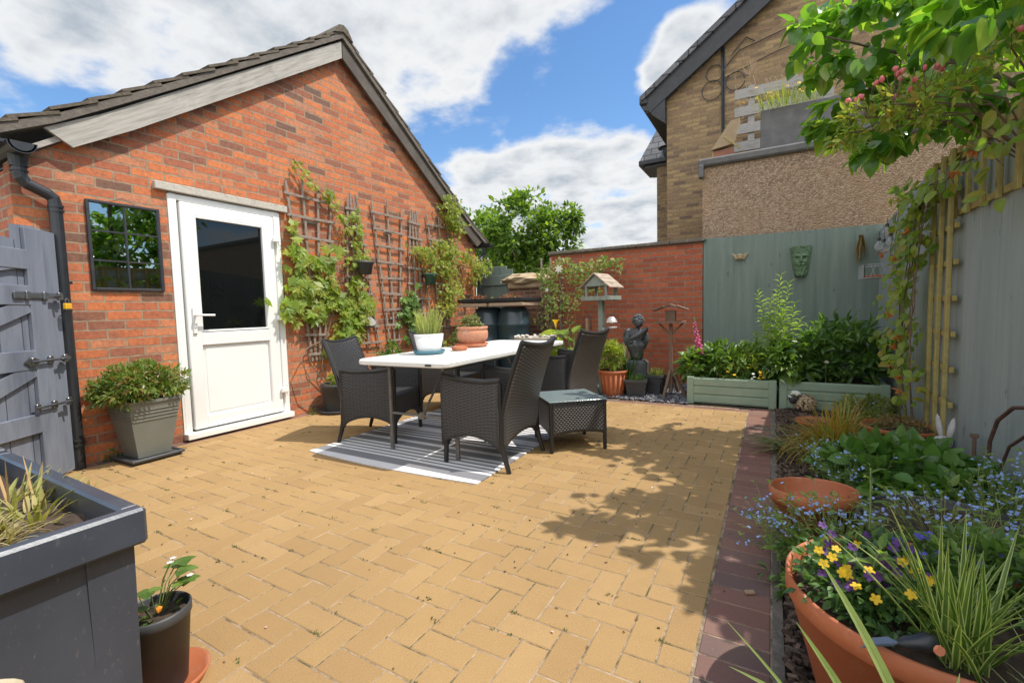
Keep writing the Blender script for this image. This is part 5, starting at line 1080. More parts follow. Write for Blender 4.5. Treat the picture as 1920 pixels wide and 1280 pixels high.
pts = [(0, .0, .56), (0, .01, .64), (.0, .01, .72), (.01, 0, .775), (.02, -.015, .80),
       (-.085, .005, .725), (-.12, -.03, .66), (-.10, -.07, .60), (-.05, -.10, .625), (-.01, -.115, .645),
       (.085, .0, .735), (.125, -.04, .775), (.13, -.08, .79), (.06, -.115, .72), (-.03, -.12, .675), (-.065, -.115, .66)]
edges = [(0, 1), (1, 2), (2, 3), (3, 4), (2, 5), (5, 6), (6, 7), (7, 8), (8, 9), (2, 10), (10, 11), (11, 12), (12, 13), (13, 14), (14, 15)]
rad = [(.075, .06), (.07, .055), (.085, .06), .035, .032, .04, .034, .028, .022, .018, .038, .032, .028, .026, .02, .016]
skin('figure', pts, edges, rad, M_statue, t)
for k in range(4):
    b = MB(); z = .672 - .012 * k; b.tube([(-.058, -.125 + .004 * k, z + .012), (-.08, -.13, z + .008), (-.098, -.118, z - .004), (-.102, -.108, z - .014)][:3 + (k % 2)], [.0075, .007, .0065, .005][:3 + (k % 2)], 7); b.build('finger', M_statue, t, True)
b = MB(); b.blob((.03, -.03, .865), (.060, .064, .070), 3, .04, 2, 1); b.blob((.055, -.092, .858), (.011, .014, .014), 2, .05, 2, 2); b.blob((.045, -.085, .835), (.02, .014, .008), 2, .05, 2, 3); b.blob((-.03, -.04, .86), (.012, .012, .02), 2, .05, 2, 3); b.build('head', M_statue, t, True)
b = MB(); rs = np.random.RandomState(8)
for k in range(70):
    v = unit(rs, 1)[0]; v[2] = abs(v[2]) * .9 + .05; v[1] += .25; v /= np.linalg.norm(v); b.blob((.025 + v[0] * .062, -.02 + v[1] * .066, .872 + v[2] * .072), .017, 1, .1, 3, k)
b.build('hair', M_statue, t, True)
b = MB(); b.blob((-.115, .045, .70), (.055, .035, .085), 3, .12, 4, 5); b.blob((-.09, .06, .62), (.04, .03, .09), 3, .12, 4, 6); b.blob((.08, .07, .66), (.05, .03, .10), 3, .12, 4, 7); b.build('wings', M_statue, t, True)
b = MB(); b.lathe([(0, .42), (.072, .42), (.07, .46), (.09, .52), (.115, .575), (.12, .60), (.10, .62), (.085, .64), (0, .64)], seg=48, wob=lambda a, z, i: 1 + .09 * math.sin(a * 7 + z * 30) * (1 if z > .44 else .2)); b.build('drapery', M_statue, t, True)
b = MB(); b.box((0, 0, .205), (.25, .22, .41), bev=.03); b.box((0, 0, .02), (.27, .24, .04), bev=.008); b.build('plinth', M_statue, t)
# ------------------------------------------------------------------ pots at the back
pot('plant_pot', 'big ribbed terracotta coloured pot below the bird table, right of the far chair', 'pot', (-1.60, 5.16, 0), .168, .115, .315, M_terra, .02, .035, .02, seg=80, wob=lambda a, z, i: 1 + (.018 * (math.sin(a * 16) > .3) if i in (2, 3) else 0))
bush('potted_plant', 'bushy bright green plant in the big ribbed terracotta pot', 'plant', (-1.61, 5.16, .30), (.15, .15, .17), 50, 26, .05, .32, 'lance', L_lime, 91, .3, .0, .16)
rs = np.random.RandomState(92); t = thing('sword_plant', 'dark strappy leaves rising behind the bright potted plant', 'plant', (-1.52, 5.4, 0)); b = MB()
for k in range(30): an = rs.uniform(0, 6.28); b.blade((0, 0, .0), (math.cos(an) * .5, math.sin(an) * .5, 1), rs.uniform(.5, .75), .03, .7, 6, k)
b.build('foliage', L_dark, t)
def sqpot(name, label, loc, top, bot, h, rz, mat):
    t = thing(name, label, 'pot', loc, rz); b = MB(); q = [(bot, 0), (top, h - .03), (top + .02, h - .03), (top + .02, h), (top - .01, h), (top - .03, h - .04), (.01, h - .04)]; V = []
    for wd, z in q: V += [(sx * wd / 2, sy * wd / 2, z) for sx, sy in ((-1, -1), (1, -1), (1, 1), (-1, 1))]
    b.add(V, [[j * 4 + i, j * 4 + (i + 1) % 4, (j + 1) * 4 + (i + 1) % 4, (j + 1) * 4 + i] for j in range(len(q) - 1) for i in range(4)])
    for k in range(3):
        z = h * .55 + k * .022; wd = bot + (top - bot) * z / (h - .03) + .005; b.box((0, -wd / 2, z), (wd * .92, .006, .007)); b.box((wd / 2, 0, z), (.006, wd * .92, .007))
    b.build('pot_body', mat, t); return t
sqpot('square_pot', 'square black pot in front of the statue plinth', (-1.345, 5.22, 0), .23, .17, .215, R(8), M_dpot)
grass_tuft('potted_heather', 'spiky heather in the square black pot before the statue', (-1.345, 5.22, .17), 150, .14, .006, L_mid, 93, .08, .8, .4, 'plant', 4)
sqpot('square_pot', 'square black pot half hidden, right of the statue plinth', (-1.17, 5.42, 0), .2, .14, .25, R(-12), M_dpot)
grass_tuft('potted_heather', 'orange tinged heather in the half hidden square pot', (-1.17, 5.42, .2), 150, .15, .006, L_grass, 94, .07, .7, .4, 'plant', 4)
# ------------------------------------------------------------------ raised beds
def bed(x0, x1, y0, y1, h, label):
    t = thing('raised_bed', label, 'raised bed', ((x0 + x1) / 2, (y0 + y1) / 2, 0), 0, 'sage green raised beds'); lx, ly = x1 - x0, y1 - y0; b = MB()
    for sy in (-1, 1):
        for k in range(3):
            z = .015 + k * (h - .02) / 3; hh = (h - .02) / 3
            b.prism([(z, 0), (z + hh * .18, .014), (z + hh * .80, .014), (z + hh * .98, 0), (z + hh * .98, -.012), (z, -.012)] if False else [(0, 0)] * 3, 0, 0, .001) if False else None
            yy_ = sy * (ly / 2 - .012); b.box((0, yy_, z + hh * .5), (lx - .13, .024, hh * .86), bev=.009); b.box((0, yy_ - sy * .004, z + hh * .5), (lx - .12, .014, hh + .002))
    for sx in (-1, 1):
        for k in range(3): z = .015 + k * (h - .02) / 3; hh = (h - .02) / 3; b.box((sx * (lx / 2 - .012), 0, z + hh * .5), (.024, ly - .1, hh * .86), bev=.009); b.box((sx * (lx / 2 - .016), 0, z + hh * .5), (.014, ly - .1, hh + .002))
    b.build('side', M_bed, t)
    for sx in (-1, 1):
        for sy in (-1, 1): b = MB(); b.box((sx * (lx / 2 - .035), sy * (ly / 2 - .02), h / 2), (.07, .05, h + .004), bev=.005); b.build('corner_post', M_bed, t)
    b = MB(); b.box((0, 0, h - .05), (lx - .05, ly - .05, .02)); b.build('soil', M_soil, t)
bed(-.775, .055, 5.09, 6.0, .285, 'sage green raised bed nearest the orange brick wall')
bed(.075, .93, 5.12, 6.0, .285, 'sage green raised bed behind the sheep ornament, by the side fence')
z0 = .26
def flowers(t, rs, pts, r, mat, name='flower', n=5, U=(0, -.5, 1)):
    b = MB()
    for p in pts:
        a0 = rs.uniform(0, 6.28); u = Vector(U) + Vector(rs.normal(0, .3, 3)); u.normalize(); s1 = u.orthogonal().normalized(); s2 = u.cross(s1)
        for j in range(n): d = s1 * math.cos(a0 + j * 6.283 / n) + s2 * math.sin(a0 + j * 6.283 / n); b.leaves([p], [tuple(d + u * .15)], np.array([r]), np.array([r * 1.25]), 'petal', np.array([tuple(u)]), rs)
    o_ = b.build(name, mat, t); o_['kind'] = 'stuff'; return o_
t = bush('border_plant', 'mixed leafy plants filling the left raised bed', 'plant', (-.36, 5.45, z0), (.34, .26, .20), 64, 18, .085, .40, 'lance', L_mid, 101, .36, -.15, .15)
bush('border_plant', 'lighter green feathery plants among the mixed foliage of the left raised bed', 'plant', (-.30, 5.38, z0), (.28, .2, .14), 36, 16, .06, .36, 'lance', L_lime, 106, .36, -.3, .13); rs = np.random.RandomState(3)
bush('border_plant', 'big leaved plant spilling over the left corner of the left raised bed', 'plant', (-.72, 5.35, z0), (.14, .18, .17), 30, 8, .13, .55, 'ovate', L_mid, 102, .3, .1, .14)
t = thing('foxglove', 'foxglove with a leaning purple pink flower spike by the orange wall', 'flower', (-.68, 5.32, z0)); b = MB(); s_ = MB(); s_.tube([(0, 0, 0), (-.01, 0, .3), (-.04, 0, .58), (-.06, 0, .66)], .006, 6, False); s_.build('stem', M_stem, t)
for k in range(30):
    u = k / 30; z = .28 + .34 * u; x = .01 - .065 * u; an = k * 2.4; q = 1 - .62 * u; d_ = np.array((math.cos(an) * .75, math.sin(an) * .75, -.75)); b2_ = MB(); c_ = np.array((x, -.01, z)) + d_ * .006
    b.tube([tuple(c_), tuple(c_ + d_ * .022 * q), tuple(c_ + d_ * .05 * q)], [.005 * q, .011 * q, .017 * q], 7)
b.build('flower_spike', P_pink, t)
t = thing('pansies', 'yellow and white pansies at the front edge of the left raised bed', 'flowers', (-.12, 5.16, z0)); rs = np.random.RandomState(7); b = MB(); clumps(b, rs, (-.1, .05, .03), (.2, .07, .05), 30, 12, .03, .6, 'ovate', .3, 0); b.build('foliage', L_dark, t)
flowers(t, rs, [(.03, -.05, .10), (.035, -.06, .07), (.02, -.06, .04), (.06, -.04, .05), (-.2, -.04, .06), (-.26, -.04, .09), (.055, -.05, .09)], .016, P_yel, 'yellow_flower'); flowers(t, rs, [(-.03, -.05, .08), (-.02, -.06, .05), (-.04, -.06, .03), (.09, -.03, .13), (.1, -.03, .11)], .014, P_white, 'white_flower')
rs = np.random.RandomState(17)
t = thing('tall_perennial', 'tall upright pale green lily like stems in front of the green panels', 'plant', (.06, 5.42, z0)); leafy_stems(t, rs, [(-.19, .02, .93), (.02, .0, 1.08), (.10, .05, 1.0), (-.07, .05, .84), (.15, -.02, .78), (-.14, -.05, .62), (.05, -.06, .70), (.0, .1, .92), (.20, .03, .62), (-.22, .0, .48)], (0, 0, 0), .115, .15, 56, leafm('leaf_lily', [(.20, .32, .06), (.30, .42, .09), (.40, .50, .15)], .4, .45))
bush('border_plant', 'broad mid green leaves at the foot of the tall lily stems', 'plant', (.12, 5.35, z0), (.26, .22, .20), 70, 14, .11, .42, 'lance', L_mid, 103, .26, .2, .14)
bush('peony', 'dark green peony bush at the right end of the raised beds', 'shrub', (.60, 5.55, z0), (.40, .30, .33), 100, 16, .115, .34, 'lance', leafm('leaf_peony', [(.05, .11, .03), (.08, .17, .04), (.13, .24, .055), (.20, .31, .07)], .35), 104, .32, -.1, .27)
t = thing('white_rose', 'single white rose low in the dark peony bush', 'flower', (.46, 5.2, z0)); rs = np.random.RandomState(3); b = MB(); s_ = MB(); s_.tube([(0, .05, 0), (0, 0, .2)], .003, 5, False); s_.build('stem', M_stem, t)
for k in range(14): b.leaves([(0, 0, .2)], [tuple(unit(rs, 1)[0] * .5 + np.array([0, -.6, .5]))], np.array([.026]), np.array([.032]), 'petal', None, rs)
b.build('flower', P_white, t)
# ------------------------------------------------------------------ things on the green panels
M_x = None
t = thing('cherub_plaque', 'small bronze winged cherub head plaque on the green panels', 'plaque', (-.34, 6.285, 1.62)); M_bronze = pm('dull_bronze', (.50, .38, .22), (.36, .27, .15), 14, .6, .3, 50)
b = MB(); b.blob((0, -.02, -.005), (.030, .025, .032), 3, .08, 3, 1); b.blob((0, -.022, .02), (.034, .022, .018), 2, .25, 4, 2); b.blob((.0, -.045, -.01), (.006, .008, .008), 1, .05, 1, 1); b.build('face', M_bronze, t, True)
for sg in (-1, 1):
    b = MB()
    for k in range(7): b.tube([(sg * .015, -.012, -.025 + .006 * k), (sg * (.045 + .002 * k), -.016, -.022 + .008 * k), (sg * (.062 + .006 * k), -.014, .002 + .008 * k)], [.006, .009, .003], 6)
    b.build('wing', M_bronze, t)
t = thing('green_man_mask', 'mossy green bearded face mask hung on the green panels', 'mask', (.29, 6.29, 1.52)); M_mask = pm('verdigris_mask', (.07, .14, .07), (.13, .21, .11), 22, .5, .6, 40, c3=(.03, .06, .03))
b = MB(); nx, ny = 26, 40; V = []
def face(u, v):
    hw = .055 + .05 * min(1, v * 1.15) ** .7; x = (u - .5) * 2 * hw; z = -.175 + .35 * v; cx = (u - .5) * 2
    d = .055 * (1 - abs(cx) ** 2.4) 
    g = lambda a, b_, ra, rb, h: h * math.exp(-((x - a) / ra) ** 2 - ((z - b_) / rb) ** 2)
    d += g(0, .02, .012, .045, .035) + g(0, -.005, .02, .014, .016) - g(-.037, .035, .018, .013, .022) - g(.037, .035, .018, .013, .022) + g(-.04, .06, .026, .009, .016) + g(.04, .06, .026, .009, .016) + g(-.05, -.01, .022, .025, .016) + g(.05, -.01, .022, .025, .016)
    d += g(-.022, -.04, .026, .008, .015) + g(.022, -.04, .026, .008, .015) - g(0, -.055, .022, .006, .014) + g(0, -.07, .02, .008, .008)
    if z < -.04 or z > .10: d += .010 * math.sin(x * 190 + z * 60) * math.sin(z * 120) + .01 * mnoise.noise(Vector((x * 40, z * 30, 0)))
    return (x, -max(d, 0) - .004, z)
for j in range(ny + 1):
    for i in range(nx + 1): V.append(face(i / nx, j / ny))
V += [(x, 0, z) for x, y, z in V]; w = nx + 1; m = w * (ny + 1); F = [[j * w + i, j * w + i + 1, (j + 1) * w + i + 1, (j + 1) * w + i] for j in range(ny) for i in range(nx)]; edge = [i for i in range(w)] + [j * w + nx for j in range(1, ny + 1)] + [ny * w + i for i in range(nx - 1, -1, -1)] + [j * w for j in range(ny - 1, 0, -1)]
b.add(V, F + [[edge[(k + 1) % len(edge)], edge[k], m + edge[k], m + edge[(k + 1) % len(edge)]] for k in range(len(edge))]); b.build('face', M_mask, t, True)
t = thing('dried_flowers', 'hanging bunch of dried brown flowers at the right end of the green panels', 'dried flowers', (.84, 6.26, 1.62)); b = MB(); rs = np.random.RandomState(6)
for k in range(60): b.blade((rs.normal(0, .008), -.02, .14), (rs.normal(0, .14), rs.normal(-.05, .08), -1), rs.uniform(.12, .33), .014, .1, 4, k)
b.build('stems', leafm('dried_leaf', [(.20, .13, .04), (.30, .21, .07), (.12, .09, .03)], .8, .2), t)
# ------------------------------------------------------------------ right border
t = thing('sheep_ornament', 'black faced sheep ornament with pine cone fleece and white woolly cap', 'ornament', (.275, 4.98, 0), R(200)); rs = np.random.RandomState(4)
b = MB(); b.blob((0, 0, .115), (.085, .062, .068), 3, .05, 3, 2); b.build('body', pm('sheep_core', (.12, .07, .04), (.18, .11, .07), 20, .9), t, True)
b = MB(); v = unit(rs, 420); P = v * np.array([.088, .066, .070]) + np.array([0, 0, .115]); D = v * .6 + np.array([-.5, 0, -.6]); b.leaves(P, D, rs.uniform(.022, .034, 420), rs.uniform(.014, .02, 420), 'ovate', v, rs)
b.build('fleece', islandm('cone_scale', [(.50, .38, .22), (.62, .52, .36), (.30, .18, .09), (.42, .27, .14), (.70, .62, .48)], .8), t)
b = MB(); b.blob((.105, .02, .145), (.032, .036, .046), 3, .03, 2, 1); b.tube([(.10, .055, .165), (.10, .085, .15)], [.012, .006], 8); b.tube([(.10, -.015, .165), (.10, -.05, .15)], [.012, .006], 8); b.build('face', pm('sheep_face', (.03, .032, .036), (.045, .047, .05), 20, .5), t, True)
for sy in (.004, .036):
    b = MB(); b.blob((.130, sy, .168), (.008, .009, .009), 2, 0, 1, 1); e = b.build('eye', M_white, t, True); b = MB(); b.blob((.1375, sy, .168), (.003, .004, .004), 1, 0, 1, 1); b.build('pupil', M_blackpl, e)
b = MB(); 
for k in range(26): v = unit(rs, 1)[0]; b.blob((.08 + v[0] * .03, .02 + v[1] * .035, .195 + abs(v[2]) * .016), .017, 1, .2, 3, k)
b.build('cap', P_white, t, True)
for sx in (-.045, .05):
    for sy in (-.03, .03): b = MB(); b.tube([(sx, sy, .07), (sx, sy, 0)], [.012, .010], 8); b.build('leg', M_blackpl, t)
saucer('shallow terracotta dish on the bark in front of the sheep', (.335, 4.50, .015), .15, M_terra, .04)
pot('bowl_planter', 'wide terracotta bowl of dry heather by the lattice', 'pot', (.76, 3.92, .04), .21, .13, .15, M_terra, .015, .03, .02)
bush('dry_heather', 'straggly brown green heather in the wide terracotta bowl', 'plant', (.76, 3.92, .16), (.16, .16, .06), 60, 24, .018, .5, 'lance', leafm('leaf_heather', [(.16, .15, .05), (.28, .22, .10), (.30, .16, .11), (.14, .18, .05)], .7, .3), 201, .3, -.4, .03)
bush('fern_plant', 'spiky bright weed patch between the raised bed and the terracotta bowl', 'plant', (.70, 4.50, 0), (.20, .22, .15), 70, 22, .04, .3, 'lance', leafm('leaf_spiky_weed', [(.14, .18, .03), (.26, .28, .06), (.09, .13, .03)], .6), 202, .3, -.4, .12)
bush('gold_weed', 'yellow green stonecrop mound beside the dish', 'plant', (.62, 4.85, 0), (.14, .1, .13), 34, 20, .022, .5, 'lance', L_lime, 203, .3, -.3, .1)
pot('bowl_planter', 'black plastic bowl half buried behind the sedge', 'pot', (.66, 3.52, .0), .20, .14, .15, M_dpot, .015, .025, .02)
t = grass_tuft('sedge', 'drooping orange and green sedge tuft arching over the border', (.36, 3.46, .05), 520, .42, .011, leafm('leaf_sedge', [(.18, .24, .04), (.30, .32, .07), (.42, .27, .06), (.46, .22, .05), (.24, .28, .06)], .5, .4), 204, .07, 1.15, 3.0, hmin=.6, seg=9)
t = thing('leaning_blades', 'dusty green sword leaves flopping over the paving edge', 'plant', (.10, 3.60, .02)); rs = np.random.RandomState(33); b = MB()
for k in range(34): an = rs.normal(3.1, .5); b.blade((rs.normal(0, .03), rs.normal(0, .05), rs.uniform(0, .03)), (math.cos(an), math.sin(an) * .7, rs.uniform(.15, .6)), rs.uniform(.18, .34), .014, rs.uniform(.4, 1.0), 6, k)
b.build('foliage', leafm('leaf_dusty_blade', [(.10, .17, .07), (.18, .25, .10), (.28, .30, .10), (.16, .12, .05)], .5, .3), t)
bush('hydrangea', 'low spreading broad leaved hydrangea in the middle of the border', 'shrub', (.61, 2.93, .0), (.33, .42, .13), 200, 12, .080, .60, 'heart', leafm('leaf_hydrangea', [(.07, .16, .03), (.10, .22, .045), (.15, .28, .06), (.06, .13, .03)], .38, .35, .5), 205, .26, .1, .14)
t = thing('rabbit_ornament', 'weathered white stone rabbit peering over the hydrangea by the fence', 'ornament', (.885, 3.45, 0), R(-60)); M_rab = pm('weathered_white_stone', (.62, .61, .58), (.50, .48, .45), 14, .85, .4, 60, c3=(.36, .35, .33))
b = MB(); b.blob((0, 0, .09), (.075, .07, .09), 3, .03, 2, 1); b.blob((0, -.03, .215), (.042, .05, .042), 3, .03, 2, 1); b.blob((0, -.07, .205), (.024, .024, .02), 2, .02, 2, 1); b.build('body', M_rab, t, True)
for sg in (-1, 1): b = MB(); b.lathe([(.008, 0), (.017, .03), (.019, .07), (.012, .115), (.001, .135)], (0, 0, 0), 14, 1, .6); b.V[-1] = b.V[-1] @ np.array(Matrix.Rotation(-sg * .22, 3, 'Y')) + np.array((sg * .022, -.015, .24)); b.build('ear', M_rab, t, True)
b = MB(); b.tube([(.955, 3.30, 0), (.955, 3.30, .30)], .009, 8); b.box((.955, 3.30, .30), (.03, .02, .02)); o = b.build('garden_stake', M_twig); tag(o, 'short dark stake against the fence right of the white rabbit', 'stake')
M_rust = pm('rusty_iron', (.16, .07, .045), (.10, .05, .04), 20, .7, .4, 60, c3=(.22, .10, .06))
t = thing('iron_hoop', 'rusty iron plant support hoops leaning on the fence at the right edge', 'plant support', (.93, 2.8, 0))
for dy, dz, r_ in ((0, 0, .0085), (-.13, -.09, .0065)):
    b = MB(); pts = [(.0, .15 + dy, -.02), (.0, .20 + dy * .6, .12), (.0, .235 + dy, .24 + dz * .3), (.0, .225 + dy, .34 + dz), (.0, .15 + dy, .46 + dz), (0, 0 + dy, .55 + dz), (0, -.15 + dy, .58 + dz), (0, -.32 + dy, .56 + dz), (0, -.44 + dy, .40 + dz), (0, -.47 + dy, .0)]; b.tube(pts, r_, 8); b.build('hoop', M_rust, t, True)
pot('plant_pot', 'empty wide terracotta coloured pot tilted on the paving edge', 'pot', (.175, 2.26, .0), .165, .115, .245, M_terra, .012, .055, .16, tilt=(R(-4), R(-3), 0))
pot('tub', 'wide black tub of soil and dead stalks behind the terracotta pot', 'tub', (.55, 2.02, .0), .27, .22, .27, M_dpot, .012, .03, .03)
grass_tuft('dead_stalks', 'dead straw stalks lying on the soil of the black tub', (.50, 2.0, .25), 70, .12, .004, L_straw, 206, .17, 2.0, 1.5)
pot('big_pot', 'very large terracotta coloured pot of pansies in the near right corner', 'pot', (.325, 1.345, .0), .285, .20, .35, M_terra, .014, .05, .03, seg=72)
# forget-me-nots
L_fmn = leafm('leaf_forgetmenot', [(.14, .22, .05), (.24, .33, .08), (.34, .40, .15)], .6, .4)
def forget(loc, r, n, h, seed, label, lean=(0, 0), fl=1.0):
    t = thing('forget_me_not', label, 'flowers', loc, 0, 'forget-me-nots sprawling through the right border'); rs = np.random.RandomState(seed); s_ = MB(); b = MB(); pts = []
    for k in range(n):
        an = rs.uniform(0, 6.28); q = rs.uniform(.2, 1); x = r[0] * q * math.cos(an); y = r[1] * q * math.sin(an); tp = Vector((x + lean[0] * rs.rand(), y + lean[1] * rs.rand(), h * rs.uniform(.6, 1.1))); b0 = Vector((x * .3, y * .3, 0)); mid = b0.lerp(tp, .5) + Vector((rs.normal(0, .03), rs.normal(0, .03), .04))
        P_ = [b0 * (1 - u) ** 2 + mid * 2 * u * (1 - u) + tp * u * u for u in np.linspace(0, 1, 5)]; s_.tube(P_, .0012, 4, False)
        for j in range(5): p = P_[rs.randint(1, 5)]; a2 = rs.uniform(0, 6.28); L_ = rs.uniform(.015, .035); b.leaves([tuple(p)], [(math.cos(a2), math.sin(a2), .5)], np.array([L_]), np.array([L_ * .3]), 'lance', None, rs)
        for j in range(rs.randint(3, 9)):
            u = rs.uniform(.7, 1.0); p = P_[3].lerp(P_[4], (u - .7) / .3); q3 = tuple(np.array(p) + rs.normal(0, .014, 3))
            if rs.rand() < fl * .30: pts.append(q3); pts.append(tuple(np.array(q3) + rs.normal(0, .004, 3)))
            b.leaves([q3], [tuple(rs.normal(0, 1, 3))], np.array([.006]), np.array([.003]), 'lance', None, rs)
    b.build('foliage', L_fmn, t); s_.build('stem', M_stem, t); flowers(t, rs, pts, .0046, P_blue, 'flower', 5, (-.2, -.5, 1)); return t
forget((.10, 2.02, .0), (.15, .22), 46, .22, 301, 'pale forget me nots flopping over the paving beside the tilted terracotta pot', (-.14, .05))
forget((.20, 1.86, .12), (.17, .14), 50, .24, 302, 'forget me nots rising in front of the tilted terracotta pot', (-.05, 0))
forget((.50, 1.86, .20), (.22, .20), 60, .20, 303, 'forget me nots growing around the soil of the black tub')
forget((.74, 2.22, .10), (.18, .26), 60, .34, 304, 'bright blue forget me nots between the black tub and the fence')
forget((.68, 1.62, .10), (.22, .26), 70, .36, 305, 'forget me nots at the right edge behind the large pot')
forget((.34, 2.72, .0), (.22, .2), 34, .30, 306, 'forget me nots along the near edge of the hydrangea')
forget((.26, 3.12, .0), (.16, .2), 26, .26, 307, 'whitish forget me nots in front of the sedge', fl=.6)
forget((.62, 4.25, .0), (.22, .2), 24, .30, 308, 'faded forget me nots among the weeds by the terracotta bowl', fl=.3)
bush('border_foliage', 'dense leafy ground plant under the forget me nots at the right edge', 'plant', (.74, 1.70, .0), (.24, .40, .16), 100, 20, .045, .4, 'lance', L_mid, 309, .2, .1, .13)
bush('border_foliage', 'leafy ground plant between the terracotta pot and the large pot', 'plant', (.14, 1.88, .0), (.14, .16, .11), 46, 18, .04, .42, 'lance', L_mid, 310, .25, .1, .09)
bush('pot_foliage', 'leafy green growth filling the rear right of the large terracotta pot', 'plant', (.44, 1.42, .31), (.13, .12, .09), 60, 18, .035, .45, 'lance', L_mid, 314, .25, .1, .07)
bush('border_foliage', 'dense small leaved plant along the right rim of the large terracotta pot', 'plant', (.66, 1.30, .0), (.14, .34, .22), 100, 20, .03, .45, 'lance', L_mid, 312, .2, .1, .2)
bush('border_foliage', 'leafy growth at the back of the black tub below the hydrangea', 'plant', (.62, 2.36, .0), (.3, .12, .16), 60, 14, .05, .5, 'ovate', L_mid, 313, .25, .1, .14)
bush('border_foliage', 'low leafy plant along the fence behind the black tub', 'plant', (.86, 2.35, .0), (.12, .4, .14), 60, 16, .05, .5, 'ovate', L_dark, 311, .25, .1, .1)
# plants of the big pot
bx, by, bz = .325, 1.345, .32
t = bush('pansies', 'yellow and purple pansies at the front left of the large terracotta pot', 'flowers', (bx - .10, by - .02, bz), (.15, .19, .07), 130, 16, .026, .55, 'ovate', L_dark, 321, .3, .1, .05); rs = np.random.RandomState(5)
def pansy(t, P, ma, mb, nm):
    for p in P:
        A = MB()
        u = Vector((-.15, -.8, .55)) + Vector(rs.normal(0, .35, 3)); u.normalize(); s1 = u.cross(Vector((0, 0, 1))).normalized(); s2 = s1.cross(u)
        for j, an in enumerate((-1.57, -.25, 3.39, .95, 2.2)): d = s1 * math.cos(an) + s2 * math.sin(an); A.leaves([p], [tuple(d + u * .12)], np.array([.0115]), np.array([.0092]), 'petal', np.array([tuple(u)]), rs)
        A.build(nm, ma, t)
py_ = [(rs.uniform(-.12, .07), rs.uniform(-.17, .05), rs.uniform(.085, .14)) for k in range(19)]; pansy(t, py_, P_yel, P_yel, 'yellow_flower')
pp_ = [(rs.uniform(-.13, .1), rs.uniform(-.15, .08), rs.uniform(.07, .14)) for k in range(34)]; pansy(t, pp_, P_pur, P_pur, 'purple_flower')
t = bush('lobelia', 'violet blue lobelia at the back of the large terracotta pot', 'flowers', (bx + .05, by + .11, bz), (.18, .11, .06), 90, 16, .02, .4, 'lance', L_mid, 322, .3, .0, .05); rs = np.random.RandomState(6)
flowers(t, rs, [(rs.uniform(-.12, .12), rs.uniform(-.08, .06), rs.uniform(.07, .13)) for k in range(26)], .011, P_viol, 'flower', 3)
t = thing('young_lily', 'pale green leafy lily shoot in the middle of the large terracotta pot', 'plant', (bx - .105, by - .10, bz)); rs = np.random.RandomState(8)
leafy_stems(t, rs, [(.0, .0, .17)], (0, 0, 0), .075, .30, 17, leafm('leaf_young_lily', [(.16, .26, .06), (.26, .36, .10)], .45, .4), droop=-.1)
leafy_stems(t, rs, [(.03, .35, .24)], (.03, .33, 0), .06, .26, 14, leafm('leaf_lily_shoot', [(.13, .20, .06), (.20, .28, .09)], .45, .4), name='back_foliage', droop=-.1)
# variegated grass: edge bands as separate narrow blades along each leaf
t = thing('variegated_grass', 'tall cream edged striped grass on the right of the large terracotta pot', 'grass', (bx - .0, by - .19, bz)); rs = np.random.RandomState(12); A = MB(); Bm = MB()
for k in range(95):
    an = rs.uniform(0, 6.28); l = rs.uniform(.05, .75); d = (math.cos(an) * l, math.sin(an) * l, 1); h = rs.uniform(.14, .30); p0 = (rs.normal(0, .018), rs.normal(0, .018), 0); dr = rs.uniform(.2, .9) * (.5 + l)
    A.striped(Bm, p0, d, h, .0115, dr, 8)
A.build('leaf_centre', leafm('leaf_stripe_dark', [(.08, .16, .03), (.13, .22, .05), (.18, .26, .06)], .4, .35), t); Bm.build('leaf_edge', leafm('leaf_stripe_pale', [(.52, .58, .18), (.62, .64, .28), (.38, .50, .12)], .4, .4), t)
t = thing('garden_trowel', 'black handled trowel stuck in the front of the large terracotta pot', 'trowel', (.215, 1.065, .375), R(20))
b = MB(); b.tube([(.005, .006, .006), (.015, .003, .010), (.028, .0, .014), (.047, -.004, .020), (.058, -.006, .022)], [.007, .012, .013, .018, .013], 12); b.build('handle', M_blackpl, t, True)
b = MB(); b.tube([(.052, -.023, .02), (.0525, -.0275, .0205)], .009, 12); b.build('hang_hole', pm('orange_insert', (.75, .28, .15), (.7, .22, .12)), t)
b = MB(); b.leaves([(.008, .006, .006)], [(-1, .4, -.45)], np.array([.07]), np.array([.035]), 'ovate', np.array([(0, 0, 1.)])); b.build('blade', M_steel, t)
# foreground blades and pot
pot('plant_pot', 'pale pink clay pot at the bottom edge of the picture', 'pot', (.035, .93, 0), .062, .045, .235, pm('pink_clay', (.62, .42, .34), (.55, .36, .28), 12, .7), .006, .02, .02)
t = thing('sword_plant', 'long pale green sword leaves rising from the bottom edge', 'plant', (.19, .78, .25)); b = MB(); rs = np.random.RandomState(2)
def bl(p0, p1, sag, w):
    p0 = Vector(p0); p1 = Vector(p1); n = 8; V = []; side = (p1 - p0).cross(Vector((.2, -1, .3))).normalized(); nr_ = side.cross((p1 - p0).normalized())
    for i in range(n + 1):
        u = i / n; p = p0.lerp(p1, u) + Vector((0, 0, sag * math.sin(math.pi * u))); ww = w * (1 - u ** 2.5) * .5 + .0003; V += [tuple(p - side * ww + nr_ * ww * .35), tuple(p), tuple(p + side * ww + nr_ * ww * .35)]
    b.add(V, [[i * 3 + j, i * 3 + j + 1, i * 3 + j + 4, i * 3 + j + 3] for i in range(n) for j in (0, 1)])
